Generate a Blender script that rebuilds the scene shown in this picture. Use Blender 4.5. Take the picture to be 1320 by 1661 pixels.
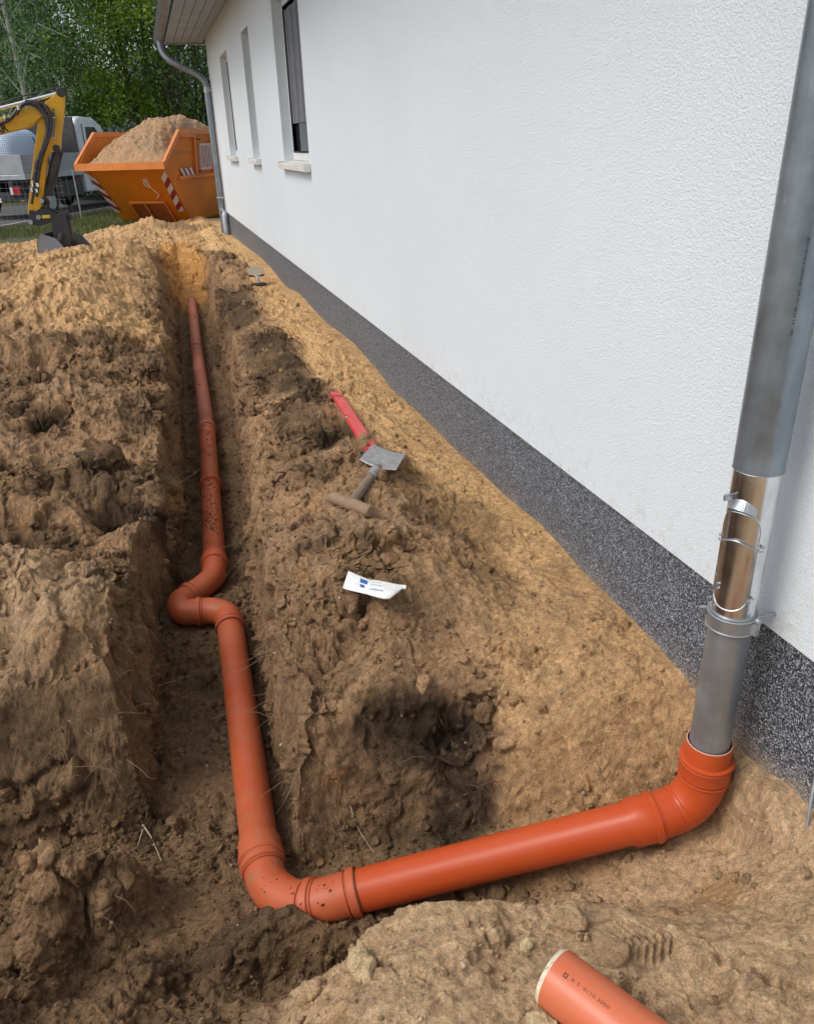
import bpy, bmesh, math, random
import numpy as np
from mathutils import Vector, Matrix, Euler
for o in list(bpy.data.objects): bpy.data.objects.remove(o)
R = math.radians
S = bpy.context.scene
COL = S.collection
# ------------------------------------------------------------------ camera
EYE = 1.45
cam = bpy.data.cameras.new('camera'); camo = bpy.data.objects.new('camera', cam); COL.objects.link(camo)
cam.sensor_fit = 'VERTICAL'; cam.sensor_height = 24.0; cam.lens = 24.0*1267.0/1661.0
cam.clip_start = 0.05; cam.clip_end = 600
_R = [[0.95545364, -0.15143483, 0.25332951], [-0.2937532, -0.40478417, 0.8659439], [-0.0285903, -0.9017856, -0.43123697]]
m = Matrix(((_R[0][0], -_R[0][1], -_R[0][2], 0), (_R[1][0], -_R[1][1], -_R[1][2], 0), (_R[2][0], -_R[2][1], -_R[2][2], EYE), (0, 0, 0, 1)))
camo.matrix_world = m
S.camera = camo
# ------------------------------------------------------------------ sky, sun, exposure
SUN_EL, SUN_AZ = 52.0, 262.0          # soft light from high left, slightly behind the camera
w = bpy.data.worlds.new('World'); S.world = w; w.use_nodes = True
nt = w.node_tree; nt.nodes.clear()
sky = nt.nodes.new('ShaderNodeTexSky'); sky.sky_type = 'NISHITA'; sky.sun_disc = False
sky.sun_elevation = R(SUN_EL); sky.sun_rotation = R(SUN_AZ); sky.dust_density = 3.0; sky.air_density = 1.0
hs = nt.nodes.new('ShaderNodeHueSaturation'); hs.inputs['Saturation'].default_value = 0.62
bgn = nt.nodes.new('ShaderNodeBackground'); bgn.inputs[1].default_value = 0.15
wo = nt.nodes.new('ShaderNodeOutputWorld')
nt.links.new(sky.outputs[0], hs.inputs['Color']); nt.links.new(hs.outputs[0], bgn.inputs[0]); nt.links.new(bgn.outputs[0], wo.inputs[0])
sl = bpy.data.lights.new('sun', 'SUN'); sl.energy = 0.95; sl.angle = R(26); sl.color = (1.0, 0.965, 0.91)
so = bpy.data.objects.new('sun', sl); COL.objects.link(so)
_az = R(SUN_AZ); _el = R(SUN_EL)
sd = Vector((math.sin(_az)*math.cos(_el), math.cos(_az)*math.cos(_el), math.sin(_el)))
so.rotation_euler = sd.to_track_quat('Z', 'Y').to_euler(); so.location = sd*40
S.view_settings.view_transform = 'Standard'; S.view_settings.look = 'None'
S.view_settings.gamma = 1.0; S.view_settings.exposure = 0.42
S.render.engine = 'CYCLES'

# ================================================================== helpers
def tag(o, label=None, cat=None, group=None, kind=None):
    if label: o['label'] = label
    if cat: o['category'] = cat
    if group: o['group'] = group
    if kind: o['kind'] = kind
    return o
def empty(name, loc=(0, 0, 0), label=None, cat=None, group=None):
    o = bpy.data.objects.new(name, None); COL.objects.link(o); o.location = loc
    o.empty_display_size = 0.1
    return tag(o, label, cat, group)
class MB:
    """collects polygons; build() links them as one mesh object"""
    def __init__(s): s.v = []; s.f = []; s.mi = []
    def add(s, vs, fs, mi=0):
        b = len(s.v); s.v += [tuple(p) for p in vs]; s.f += [tuple(b+i for i in f) for f in fs]; s.mi += [mi]*len(fs); return s
    def quad(s, a, b, c, d, mi=0): return s.add([a, b, c, d], [(0, 1, 2, 3)], mi)
    def box(s, a, b, M=None, mi=0):
        x0, y0, z0 = a; x1, y1, z1 = b
        vs = [(x0,y0,z0),(x1,y0,z0),(x1,y1,z0),(x0,y1,z0),(x0,y0,z1),(x1,y0,z1),(x1,y1,z1),(x0,y1,z1)]
        if M is not None: vs = [M @ Vector(p) for p in vs]
        return s.add(vs, [(0,3,2,1),(4,5,6,7),(0,1,5,4),(1,2,6,5),(2,3,7,6),(3,0,4,7)], mi)
    def prism(s, pts, axis, t0, t1, M=None, mi=0):
        """pts: 2-D outline, extruded along axis 'x','y' or 'z' from t0 to t1"""
        def mk(p, t):
            if axis == 'y': q = (p[0], t, p[1])
            elif axis == 'x': q = (t, p[0], p[1])
            else: q = (p[0], p[1], t)
            return M @ Vector(q) if M is not None else q
        n = len(pts)
        vs = [mk(p, t0) for p in pts] + [mk(p, t1) for p in pts]
        fs = [tuple(range(n)), tuple(range(2*n-1, n-1, -1))] + [(i, i+n, (i+1) % n+n, (i+1) % n) for i in range(n)]
        return s.add(vs, fs, mi)
    def sweep(s, path, rad, n=32, caps=True, mi=0, M=None):
        P = [Vector(p) for p in path]
        if not hasattr(rad, '__len__'): rad = [rad]*len(P)
        T = []
        for i in range(len(P)):
            a = P[max(0, i-1)]; b = P[min(len(P)-1, i+1)]
            t = b-a
            if t.length < 1e-7:
                t = P[min(len(P)-1, i+2)]-P[max(0, i-2)]
            T.append(t.normalized())
        u = Vector((0, 0, 1)) if abs(T[0].z) < .9 else Vector((1, 0, 0))
        u = (u-T[0]*u.dot(T[0])).normalized(); vs = []
        for i, p in enumerate(P):
            u = (u-T[i]*u.dot(T[i])).normalized(); v = T[i].cross(u)
            for k in range(n):
                a = 2*math.pi*k/n
                q = p+(u*math.cos(a)+v*math.sin(a))*rad[i]
                vs.append(M @ q if M is not None else q)
        fs = []
        for i in range(len(P)-1):
            for k in range(n):
                fs.append((i*n+k, i*n+(k+1) % n, (i+1)*n+(k+1) % n, (i+1)*n+k))
        if caps:
            fs.append(tuple(range(n-1, -1, -1))); fs.append(tuple((len(P)-1)*n+k for k in range(n)))
        return s.add(vs, fs, mi)
    def cyl(s, a, b, r, n=24, r2=None, mi=0, M=None): return s.sweep([a, b], [r, r if r2 is None else r2], n, True, mi, M)
    def ring(s, c, ax, R_, r, n=40, k=8, mi=0):
        """torus"""
        c = Vector(c); ax = Vector(ax).normalized(); u = ax.orthogonal().normalized(); v = ax.cross(u); vs = []; fs = []
        for i in range(n):
            a = 2*math.pi*i/n; d = u*math.cos(a)+v*math.sin(a)
            for j in range(k):
                b = 2*math.pi*j/k; vs.append(c+d*(R_+r*math.cos(b))+ax*(r*math.sin(b)))
        for i in range(n):
            for j in range(k):
                fs.append((i*k+j, ((i+1) % n)*k+j, ((i+1) % n)*k+(j+1) % k, i*k+(j+1) % k))
        return s.add(vs, fs, mi)
    def build(s, name, mat, parent=None, smooth=False, bevel=0, angle=35):
        me = bpy.data.meshes.new(name); me.from_pydata([tuple(p) for p in s.v], [], s.f)
        mats = mat if isinstance(mat, (list, tuple)) else [mat]
        for mm in mats: me.materials.append(mm)
        if len(mats) > 1: me.polygons.foreach_set('material_index', s.mi)
        me.validate(); me.update()
        bm = bmesh.new(); bm.from_mesh(me); bmesh.ops.recalc_face_normals(bm, faces=bm.faces)
        if smooth:
            for f in bm.faces: f.smooth = len(f.verts) <= 4
            lim = math.radians(angle)
            for e in bm.edges:
                if len(e.link_faces) == 2 and e.calc_face_angle(0) > lim: e.smooth = False
        bm.to_mesh(me); bm.free()
        o = bpy.data.objects.new(name, me); COL.objects.link(o)
        if parent is not None: o.parent = parent
        if bevel:
            b = o.modifiers.new('bevel', 'BEVEL'); b.width = bevel; b.segments = 2; b.limit_method = 'ANGLE'; b.angle_limit = R(40)
        return o

# ------------------------------------------------------------------ materials
class N:
    """tiny node-tree builder"""
    def __init__(s, name):
        s.m = bpy.data.materials.new(name); s.m.use_nodes = True; s.t = s.m.node_tree; s.t.nodes.clear()
        s.out = s.t.nodes.new('ShaderNodeOutputMaterial'); s.b = s.t.nodes.new('ShaderNodeBsdfPrincipled')
        s.t.links.new(s.b.outputs[0], s.out.inputs[0])
    def n(s, ty, **kw):
        o = s.t.nodes.new('ShaderNode'+ty)
        for k, v in kw.items():
            if k[0] == '_': setattr(o, k[1:], v)
            else:
                kk = k.replace('__', ' ')
                o.inputs[int(kk[1:]) if kk[0] == 'i' and kk[1:].isdigit() else kk].default_value = v
        return o
    def l(s, a, b): s.t.links.new(a, b); return b
    def coord(s, kind='Object'):
        return s.n('TexCoord').outputs[kind]
    def noise(s, scale, detail=4, rough=.6, vec=None, dist=0):
        o = s.n('TexNoise', Scale=scale, Detail=detail, Roughness=rough, Distortion=dist)
        s.l(vec if vec is not None else s.coord(), o.inputs['Vector']); return o
    def vor(s, scale, feature='F1', vec=None, rnd=1.0):
        o = s.n('TexVoronoi', _feature=feature, Scale=scale, Randomness=rnd); s.l(vec if vec is not None else s.coord(), o.inputs['Vector']); return o
    def ramp(s, fac, stops, interp='LINEAR'):
        r = s.n('ValToRGB'); r.color_ramp.interpolation = interp; el = r.color_ramp.elements
        while len(el) < len(stops): el.new(0.5)
        for e, (p, c) in zip(el, stops):
            e.position = p; e.color = (c[0], c[1], c[2], 1) if hasattr(c, '__len__') else (c, c, c, 1)
        s.l(fac, r.inputs[0]); return r.outputs[0]
    def mix(s, fac, a, b, mode='MIX'):
        o = s.n('MixRGB', _blend_type=mode)
        for i, x in ((0, fac), (1, a), (2, b)):
            if isinstance(x, (int, float)): o.inputs[i].default_value = x
            elif isinstance(x, tuple): o.inputs[i].default_value = (x[0], x[1], x[2], 1)
            else: s.l(x, o.inputs[i])
        return o.outputs[0]
    def math(s, op, a, b=0.0, clamp=False):
        o = s.n('Math', _operation=op, _use_clamp=clamp)
        for i, x in ((0, a), (1, b)):
            if isinstance(x, (int, float)): o.inputs[i].default_value = x
            else: s.l(x, o.inputs[i])
        return o.outputs[0]
    def set(s, **kw):
        for k, v in kw.items():
            k = k.replace('__', ' ')
            if isinstance(v, tuple): s.b.inputs[k].default_value = (v[0], v[1], v[2], 1)
            elif isinstance(v, (int, float)): s.b.inputs[k].default_value = v
            else: s.l(v, s.b.inputs[k])
        return s
    def bump(s, h, dist, strength=1.0, prev=None):
        o = s.n('Bump', Strength=strength, Distance=dist); s.l(h, o.inputs['Height'])
        if prev is not None: s.l(prev, o.inputs['Normal'])
        s.l(o.outputs[0], s.b.inputs['Normal']); return o.outputs[0]

def plain(name, col, rough=.6, metal=0, dirt=None, dscale=6, damt=.5, bump=0, bscale=60, spec=.5):
    a = N(name); a.set(Roughness=rough, Metallic=metal); a.b.inputs['Specular IOR Level'].default_value = spec
    n1 = a.noise(dscale, 6, .65)
    var = a.mix(1.0, col, a.ramp(n1.outputs[0], [(.3, .82), (.7, 1.08)]), 'MULTIPLY')
    if dirt:
        n2 = a.noise(dscale*2.3, 8, .75)
        var = a.mix(a.ramp(n2.outputs[0], [(.62-.25*damt, 0), (.72-.1*damt, 1)]), var, dirt)
    a.set(Base__Color=var)
    if bump: a.bump(a.noise(bscale, 4).outputs[0], bump)
    return a.m

# ================================================================== numpy noise
_rs = np.random.RandomState(7)
_perm = _rs.permutation(256); _perm = np.concatenate([_perm, _perm, _perm]).astype(np.int32)
_gr = _rs.normal(size=(256, 3)); _gr /= np.linalg.norm(_gr, axis=1)[:, None]; _gr = _gr.astype(np.float32)
def perlin(x, y, z):
    xi = np.floor(x).astype(np.int32); yi = np.floor(y).astype(np.int32); zi = np.floor(z).astype(np.int32)
    xf = (x-xi).astype(np.float32); yf = (y-yi).astype(np.float32); zf = (z-zi).astype(np.float32)
    u = xf*xf*xf*(xf*(xf*6-15)+10); v = yf*yf*yf*(yf*(yf*6-15)+10); ww = zf*zf*zf*(zf*(zf*6-15)+10)
    xi &= 255; yi &= 255; zi &= 255
    def g(i, j, k):
        h = _perm[_perm[_perm[(xi+i) & 255]+((yi+j) & 255)]+((zi+k) & 255)]
        G = _gr[h]
        return G[:, 0]*(xf-i)+G[:, 1]*(yf-j)+G[:, 2]*(zf-k)
    a = g(0,0,0); b = g(1,0,0); a = a+(b-a)*u
    c = g(0,1,0); b = g(1,1,0); c = c+(b-c)*u; a = a+(c-a)*v
    d = g(0,0,1); b = g(1,0,1); d = d+(b-d)*u
    e = g(0,1,1); b = g(1,1,1); e = e+(b-e)*u; d = d+(e-d)*v
    return (a+(d-a)*ww)*1.6
def fbm(x, y, z, sc, octv=4, gain=.5, off=0.0, ridged=False):
    s = 0; a = 1.0; t = 0
    for i in range(octv):
        f = sc*(2.03**i); nn = perlin(x*f+off+i*17.3, y*f+off*1.7+i*9.1, z*f-off+i*5.7)
        if ridged: nn = 1-2*np.abs(nn)
        s = s+a*nn; t += a; a *= gain
    return s/t
def worley(x, y, z, sc, off=0.0):
    """returns F1, F2 and a per-cell random number"""
    X = x*sc+off; Y = y*sc+off*1.3; Z = z*sc+off*.7
    xi = np.floor(X).astype(np.int32); yi = np.floor(Y).astype(np.int32); zi = np.floor(Z).astype(np.int32)
    f1 = np.full(X.shape, 9., np.float32); f2 = f1.copy(); idr = np.zeros(X.shape, np.float32)
    for i in (-1, 0, 1):
        for j in (-1, 0, 1):
            for k in (-1, 0, 1):
                h = _perm[_perm[_perm[(xi+i) & 255]+((yi+j) & 255)]+((zi+k) & 255)]
                G = _gr[h]*.5
                d = (xi+i+.5+G[:, 0]-X)**2+(yi+j+.5+G[:, 1]-Y)**2+(zi+k+.5+G[:, 2]-Z)**2
                m_ = d < f1
                f2 = np.where(m_, f1, np.minimum(f2, d)); idr = np.where(m_, h/255.0, idr); f1 = np.where(m_, d, f1)
    return np.sqrt(f1), np.sqrt(f2), idr
def sstep(a, b, x):
    t = np.clip((x-a)/(b-a), 0, 1); return t*t*(3-2*t)

# ================================================================== pipe line (centre line in metres)
RUN_A = Vector((0.215, 1.405, -0.320)); RUN_B = Vector((1.005, 1.262, -0.175))
LP1 = Vector((0.050, 2.86, -0.375)); LP0 = Vector((0.018, 1.63, -0.385))
LONG = [(0.030, 3.42, -.370), (0.085, 4.4, -.368), (0.140, 5.43, -.366), (0.215, 7.9, -.36), (0.315, 10.55, -.345)]
PIPE_AXIS = [(1.137, 1.245, -.12), tuple(RUN_B), tuple(RUN_A), (.07, 1.47, -.37), tuple(LP0), tuple(LP1), (-.02, 3.01, -.372), (-.15, 3.06, -.372), (-.10, 3.17, -.372)] + LONG

# ================================================================== terrain shape
TOPS = np.array([
 # beside the plinth
 (1.26,-2.5,.02),(1.26,-.5,.02),(1.26,.6,.03),(1.24,1.0,.02),(1.24,1.3,-.01),(1.24,1.5,.03),(1.24,2.0,.06),(1.24,2.45,.09),(1.24,3.4,.06),(1.24,4.4,.05),
 (1.24,6.5,.08),(1.24,8,.10),(1.24,10,.11),(1.24,12,.08),(1.24,14.5,.02),(1.1,16,.02),
 # right bank
 (.11,1.73,0.0),(.15,2.3,.01),(.20,2.85,.01),(.31,3.48,.02),(.38,4.8,.0),(.40,6.4,.0),(.49,8.7,.0),(.6,11.8,.02),
 (.27,1.96,.02),(.36,2.2,.10),(.44,2.2,.13),(.61,2.6,.19),(.64,2.9,.17),(.52,2.9,.12),(.45,1.82,.02),(.66,1.75,-.06),(.62,2.2,.15),(.9,2.7,.07),(.98,2.26,.06),(.91,1.86,.05),
 (1.01,1.64,0.0),(1.12,1.46,-.02),(.78,3.4,.11),(.62,3.6,.06),(.75,4.2,.13),(.75,5.4,.12),(.65,5.0,.07),(.85,6.5,.11),(.9,7.8,.12),(.75,7.0,.06),(.95,9.8,.12),(.8,9.2,.06),(1.0,11.5,.08),(1.0,13.5,.06),
 # left block and left bank
 (-.30,1.95,.00),(-.24,2.2,.02),(-.5,2.0,-.02),(-.65,2.0,-.06),(-.9,1.9,-.1),(-.47,2.36,.15),(-.36,2.55,.13),(-.72,2.3,.14),(-.62,2.66,.17),(-1.0,2.3,.10),(-.25,2.85,-.01),(-.46,2.98,-.02),(-.8,3.05,-.05),(-1.2,3.0,-.06),(-.5,3.3,-.01),(-.9,3.45,.02),
 (-.18,3.45,.02),(-.35,3.8,.03),(-.7,4.0,.06),(-1.1,4.2,.10),(-.12,4.3,.03),(-.3,4.6,.12),(-.65,4.8,.16),(-1.0,5.1,.14),(-.08,5.4,.02),(-.35,5.6,.17),(-.7,6.0,.26),(-1.2,6.2,.24),
 (-.05,7.0,.02),(-.3,7.0,.19),(-.6,7.4,.40),(-.95,8.0,.46),(-1.5,7.6,.30),(-.35,8.6,.30),(-.7,9.2,.52),(-1.15,9.6,.36),(-.1,9.8,.12),(-.45,10.4,.40),(-.9,10.9,.16),(-1.8,9.5,.12),(-1.5,11.3,.05),(-2.4,11,.18),(-2.6,12.5,.14),
 (-.2,11.6,.16),(-.5,12.6,.16),(.1,13.4,.10),(.5,14.2,.08),(-1.4,13.5,.05),(-.2,15.0,.15),(.3,15.6,.12),(1.0,15.4,.1),(-1.2,15.5,.04),(-2.4,14.5,.04),(-3.5,16,-.02),(-2,17.2,0),(-.5,17.5,.02),(1,17.5,.05),(2.5,16,.02),
 (-2.2,3.0,.05),(-2.2,5,.18),(-3,7,.2),(-4,10,.1),(-6,4,.1),(-6,9,.05),(-8,0,.0),(-8,8,0),(-8,16,0),(6,18,0),(6,12,0),(6,0,0),
 # foreground
 (-.55,1.16,-.12),(-.42,1.24,-.24),(-.18,1.12,-.2),(-.02,1.02,-.13),(.13,1.09,-.09),(.22,1.13,-.06),(.36,1.10,-.03),(.50,1.08,-.045),(.56,1.0,-.06),(.70,.98,-.075),(.84,1.02,-.11),(1.02,1.0,-.10),(1.16,1.02,-.03),
 (.17,.9,.02),(.35,.86,.015),(.45,.83,-.01),(.67,.9,-.04),(.8,.75,.01),(1.05,.8,.02),(-.4,1.0,-.05),(-.9,1.2,-.05),(-.2,.85,0),(.1,.5,.02),(.6,.4,.03),(-.5,.4,.02),(1.1,.3,.02),(0,-.6,0),(0,-2.5,0),(-2.5,-1,0),(-2,1.4,-.05),
], float)
def _tps_fit(P, lam=2e-4):
    n = len(P); xy = P[:, :2]; d = np.hypot(xy[:, None, 0]-xy[None, :, 0], xy[:, None, 1]-xy[None, :, 1])
    K = d*d*np.log(d+1e-9); K[np.arange(n), np.arange(n)] += lam
    # biharmonic kernel with a linear tail
    A = np.zeros((n+3, n+3)); A[:n, :n] = K; A[:n, n] = 1; A[:n, n+1:] = xy; A[n, :n] = 1; A[n+1:, :n] = xy.T
    b = np.zeros(n+3); b[:n] = P[:, 2]; return np.linalg.solve(A, b)
_tw = _tps_fit(TOPS)
def tops(x, y):
    out = np.empty_like(x)
    for s in range(0, len(x), 60000):
        a = x[s:s+60000]; b = y[s:s+60000]; o = _tw[-3]+_tw[-2]*a+_tw[-1]*b
        for i in range(len(TOPS)):
            d2 = (a-TOPS[i, 0])**2+(b-TOPS[i, 1])**2
            o = o+_tw[i]*.5*d2*np.log(d2+1e-12)
        out[s:s+60000] = o
    return out
I = np.interp
YL = [1.3, 1.6, 2.0, 2.5, 2.75, 3.0, 3.2, 3.45, 3.8, 4.5, 5.7, 7.5, 9.9, 12.5, 14]
XL = [-.33, -.31, -.27, -.25, -.235, -.24, -.22, -.14, -.12, -.06, -.02, .03, .12, .25, .35]
YR = [1.3, 1.62, 2.37, 3.0, 3.6, 4.4, 5.6, 7.4, 10.6, 12.5, 14]
XR = [.12, .125, .14, .165, .215, .285, .34, .40, .49, .50, .45]
CX = [-1.3, -.9, -.6, -.3, -.27, .0, .12, .2, .5, .8, 1.1, 1.3]
CF = [1.90, 1.95, 1.97, 1.95, 1.90, 1.7, 1.66, 1.62, 1.55, 1.45, 1.38, 1.36]      # far foot of the cross trench
SF = [3.0, 3.4, 3.4, 3.6, 4, 4, 4, 3.0, 2.4, 1.7, 1.2, 1.1]
NX = [-1.3, -.9, -.6, -.3, .0, .2, .5, .8, 1.1, 1.3]
CN = [1.5, 1.5, 1.48, 1.34, 1.29, 1.28, 1.205, 1.14, 1.09, 1.08]
SN = [1.0, 1.0, 1.0, .9, .9, 1.9, 2.6, 1.1, .8, .8]
BUMPS = [(-.50, 1.60, .14, .105, .33), (-.36, 1.66, .07, .06, .16), (-.62, 1.40, .14, .10, .13), (-.30, 1.36, .09, .07, .10), (.04, 1.375, .15, .05, .15), (.16, 1.335, .07, .04, .07), (-.12, 1.45, .10, .07, .04),
         (.35, 2.9, .10, .12, -.03), (.74, 3.72, .08, .10, -.30), (-.74, 4.50, .08, .10, -.26), (-.36, 3.45, .11, .09, -.26), (-.85, 3.22, .30, .12, -.36), (-.42, 4.05, .06, .08, -.2), (-.2, 3.42, .06, .07, -.16), (-.55, 5.3, .2, .14, -.2), (-1.3, 6.6, .3, .2, -.24), (-.25, 5.9, .09, .2, -.14), (-.95, 2.85, .2, .1, .06), (-.5, 3.75, .12, .08, .10), (-.28, 4.5, .09, .12, .09), (-.62, 5.0, .12, .12, .10), (-1.05, 5.7, .2, .14, .10), (.53, 1.70, .17, .055, -.24), (.62, 1.60, .07, .07, -.10), (.47, 1.93, .10, .05, .05), (1.16, 1.12, .07, .05, .04), (-.1, 15.6, .5, .4, .14),
         (.62, 2.28, .05, .06, -.045), (.95, 2.45, .10, .25, -.07), (.33, 1.10, .07, .05, .03), (-.06, 4.9, .05, .10, .05), (-1.55, 8.9, .3, .4, -.1)]
def shape(x, y):
    wx = fbm(x, y, 0*x, 2.4, 5, .58, 3.1)*.055; wy = fbm(x, y, 0*x, 2.6, 4, .55, 8.4)*.06
    near = sstep(1.24, 1.0, x)
    X = x+wx*near; Y = y+wy
    T = tops(X, Y)
    bank = sstep(1.75, 2.3, y)*sstep(1.22, .95, x)
    T = T+bank*(fbm(x, y*.8, 0*x, 1.9, 4, .55, 14.0)*(.07+.05*(x < 0))+(fbm(x*1.3, y*.7, 0*x, 4.2, 4, .6, 24.0, ridged=True)-.35)*(.05+.03*(x < 0))+.055*np.exp(-((x-.60-.02*y)/.13)**2)*sstep(3.3, 4.0, y)*(1+.8*fbm(x*0, y, 0*x, 2.1, 2, .5, 36.0)))+(1-bank)*(y < 1.5)*(x > -.3)*fbm(x, y, 0*x, 5, 3, .5, 33.)*.012
    # long trench
    xl = I(Y, YL, XL); xr = I(Y, YR, XR)
    dx = np.maximum(np.maximum(xl-X, X-xr), 0)
    st = I(y, [1.5, 2, 6, 9, 12], [7, 7, 4.5, 3.6, 2.5]); stl = I(y, [1.5, 3.2, 6, 9, 11], [8, 8, 7, 4.5, 2])
    F = -.44+fbm(x, y, 0*x, 5, 3, .5, 1.0)*.018
    F = np.where(y > 10.2, F+(y-10.2)*.20, F)
    s_ = np.where(X < xl, stl, st)
    Wl = F+dx*s_+np.maximum(0, 1.6-Y)*3.0
    # cross trench
    Fc = I(x, [-1.3, .15, 1.0, 1.2], [-.45, -.44, -.255, -.20])+fbm(x, y, 0*x, 7, 3, .5, 5.0)*.012
    cf = I(X, CX, CF); cn = I(X, NX, CN)
    Wc = Fc+np.maximum(0, Y-cf)*I(X, CX, SF)+np.maximum(0, cn-Y)*I(X, NX, SN)+np.maximum(0, -1.1-X)*2.0
    Wc = Wc+np.maximum(0, x-1.165)*4.5+np.maximum(0, x-1.02)*np.maximum(0, 1.12-Y)*6
    W = np.minimum(Wl, Wc)
    # smooth minimum
    k = .025; h = np.clip(.5+.5*(W-T)/k, 0, 1); z = W*(1-h)+T*h-k*h*(1-h)
    for bx, by, rx, ry, a in BUMPS:
        z = z+a*np.exp(-((((X+wx*1.2-bx)/rx)**2+((Y+wy*1.1-by)/ry)**2)**(1.0 if a > 0 else .8)))*(1 if a > 0 else .6)
    # ledges: soil breaks off in steps
    return z, T-z
# grid: columns crowd at the trench walls, rows crowd near the camera
ys = list(np.linspace(-2.5, .45, 50)); y_ = .45
while y_ < 20:
    y_ += max(.0036, y_*.0021) if y_ < 15 else .06
    ys.append(y_)
ys = np.array(ys)
cnt = [30, 330, 110, 76, 110, 270, 24]
tt = np.concatenate([np.linspace(i, i+1, c, endpoint=False) for i, c in enumerate(cnt)]+[[len(cnt)]])
NXc = len(tt); NYr = len(ys)
Xg = np.empty((NYr, NXc)); Yg = np.repeat(ys[:, None], NXc, 1)
for r_ in range(NYr):
    y0 = ys[r_]; a = float(I(y0, YL, XL)); b = float(I(y0, YR, XR)); lw = .10+.02*min(y0, 9)
    left = -1.05-.27*max(0, min(y0, 13)); rw = min(.14, (1.26-b)*.4)
    Xg[r_] = I(tt, range(8), [-9, left, a-lw, a+.012, b-.012, b+rw, 1.262, 7])
x = Xg.ravel(); y = Yg.ravel()
z, cut = shape(x, y)
def normals(P):
    G = P.reshape(NYr, NXc, 3); du = np.gradient(G, axis=1); dv = np.gradient(G, axis=0)
    n = np.cross(du, dv); n /= np.linalg.norm(n, axis=2)[:, :, None]+1e-12; return n.reshape(-1, 3)
P = np.stack([x, y, z], 1)
nrm = normals(P)
steep = np.clip(1-nrm[:, 2], 0, 1)
wallfade = sstep(1.255, 1.16, x)*.8+.2
wallfade = np.where(y > 14.9, 1, wallfade)
f32 = lambda a: a.astype(np.float32)
px_, py_, pz_ = f32(P[:, 0]), f32(P[:, 1]), f32(P[:, 2])
big = fbm(px_, py_, pz_, 3.0, 4, .55, 2.2)
med = fbm(px_, py_, pz_, 11, 4, .6, 4.4)
rid = fbm(px_, py_, pz_, 17, 3, .55, 6.1, ridged=True)
fin = fbm(px_, py_, pz_, 60, 3, .6, 1.3)
w1, w2, wi = worley(px_+med*.035, py_+rid*.03, pz_+big*.02, 13, 3.3)
vfi = fbm(px_, py_, pz_, 95, 2, .6, 2.9)
v1, v2, vi = worley(px_+fin*.010, py_+vfi*.006+med*.01, pz_+fin*.006, 38, 7.7)
patch = sstep(-.10, .25, fbm(px_, py_, pz_, 2.4, 4, .55, 12.0))         # where the soil lies cloddy
streak = fbm(px_*3.0, py_*9.0, pz_*2.2, 4, 4, .6, 9.0)                 # scrape marks running down the walls
# zones -------------------------------------------------------------------------------------------
wob = fbm(px_, py_, pz_, 4.5, 4, .6, 21.0)
wob2 = fbm(px_, py_, pz_, 1.6, 4, .55, 31.0)
def blob(cx, cy, rx, ry, soft=.35, wb=.5):
    d = np.sqrt(((x-cx)/rx)**2+((y-cy)/ry)**2)+wob*wb; return 1-sstep(1-soft, 1+soft, d)
edge = I(y, [1.6, 2.3, 3, 4.5, 6, 8, 10, 12], [.72, .93, .93, .84, .80, .86, .98, .72])
zs_wall = sstep(-.05, .05, x-edge+wob*.10)*(y > 1.4)
zs_fg = sstep(1.30, 1.16, y+wob*.10)*sstep(-.32, .12, x+wob*.15)
zs_bowl = sstep(.55, .75, x+wob*.10)*(y < 2.4)*(y > 1.1)
zs_heap = np.maximum(blob(-.72, 8.3, .62, 1.9), blob(-.5, 6.6, .42, .7))
zs_heap = np.maximum(zs_heap, blob(-.55, 10.8, .6, 1.4)*.8)
zs_far = sstep(11.5, 13.0, y+wob2)*.85
zs_end = blob(.30, 11.7, .30, 1.5, .25, .3)
zs_block = blob(-.62, 2.45, .30, .26)*.8
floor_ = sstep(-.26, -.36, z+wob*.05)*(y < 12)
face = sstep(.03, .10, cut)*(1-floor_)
cracks = sstep(.10, .0, w2-w1)
rough_ = np.clip(.28+1.25*patch, 0, 1.5)*(1-.15*zs_fg)
disp = big*.022+med*.014*rough_+(rid-.3)*.011*rough_+fin*.0050*rough_+vfi*.0026*(.5+rough_*.5)
disp += patch*(np.clip(.62-w1, 0, 1)**1.3*.038-cracks*.003)*(1-.6*zs_wall*(y > 2))
disp += (.5-v1)*.0075*(.35+.65*sstep(-.2, .3, fbm(px_, py_, pz_, 5, 2, .5, 44.)))
g1_, g2_, gi_ = worley(px_+big*.10+med*.03, py_+wob*.10+rid*.03, pz_+med*.04, 5.2, 13.0)
blocky = np.clip(patch+.25, 0, 1)*(1-.45*zs_fg)*(1-.7*zs_wall)*(1-.15*zs_bowl)*(1-floor_*.6)*np.where(y < 14, 1, .6)*(1-.55*zs_heap)*(1-.5*zs_far)
disp += blocky*((gi_-.5)*.085*sstep(.0, .10, g2_-g1_)-.022*sstep(.10, .0, g2_-g1_)+np.clip(.6-g1_, 0, 1)*.06-.014)
disp += patch*(wi-.5)*.020*sstep(0, .12, w2-w1)*(1-.6*zs_fg)
disp += steep*(streak*.015)*(y > 1.4)
fp_c = (.738, .893)                                                     # a boot print in the sand
ca, sa = math.cos(R(-12)), math.sin(R(-12))
u = -(x-fp_c[0])*sa+(y-fp_c[1])*ca; v = (x-fp_c[0])*ca+(y-fp_c[1])*sa
fpm = 1-sstep(.85, 1.05, np.sqrt((u/.066)**2+(v/.064)**2))
tread = np.where(np.abs(u) < .012, .5+.5*np.sign(np.sin(v*2*math.pi/.016)), .5+.5*np.tanh(3*np.sin((v+np.abs(u)*.5)*2*math.pi/.0165)))
calm = 1-.92*fpm
disp = disp*calm
dist = np.clip(y, 1, 12)
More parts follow.
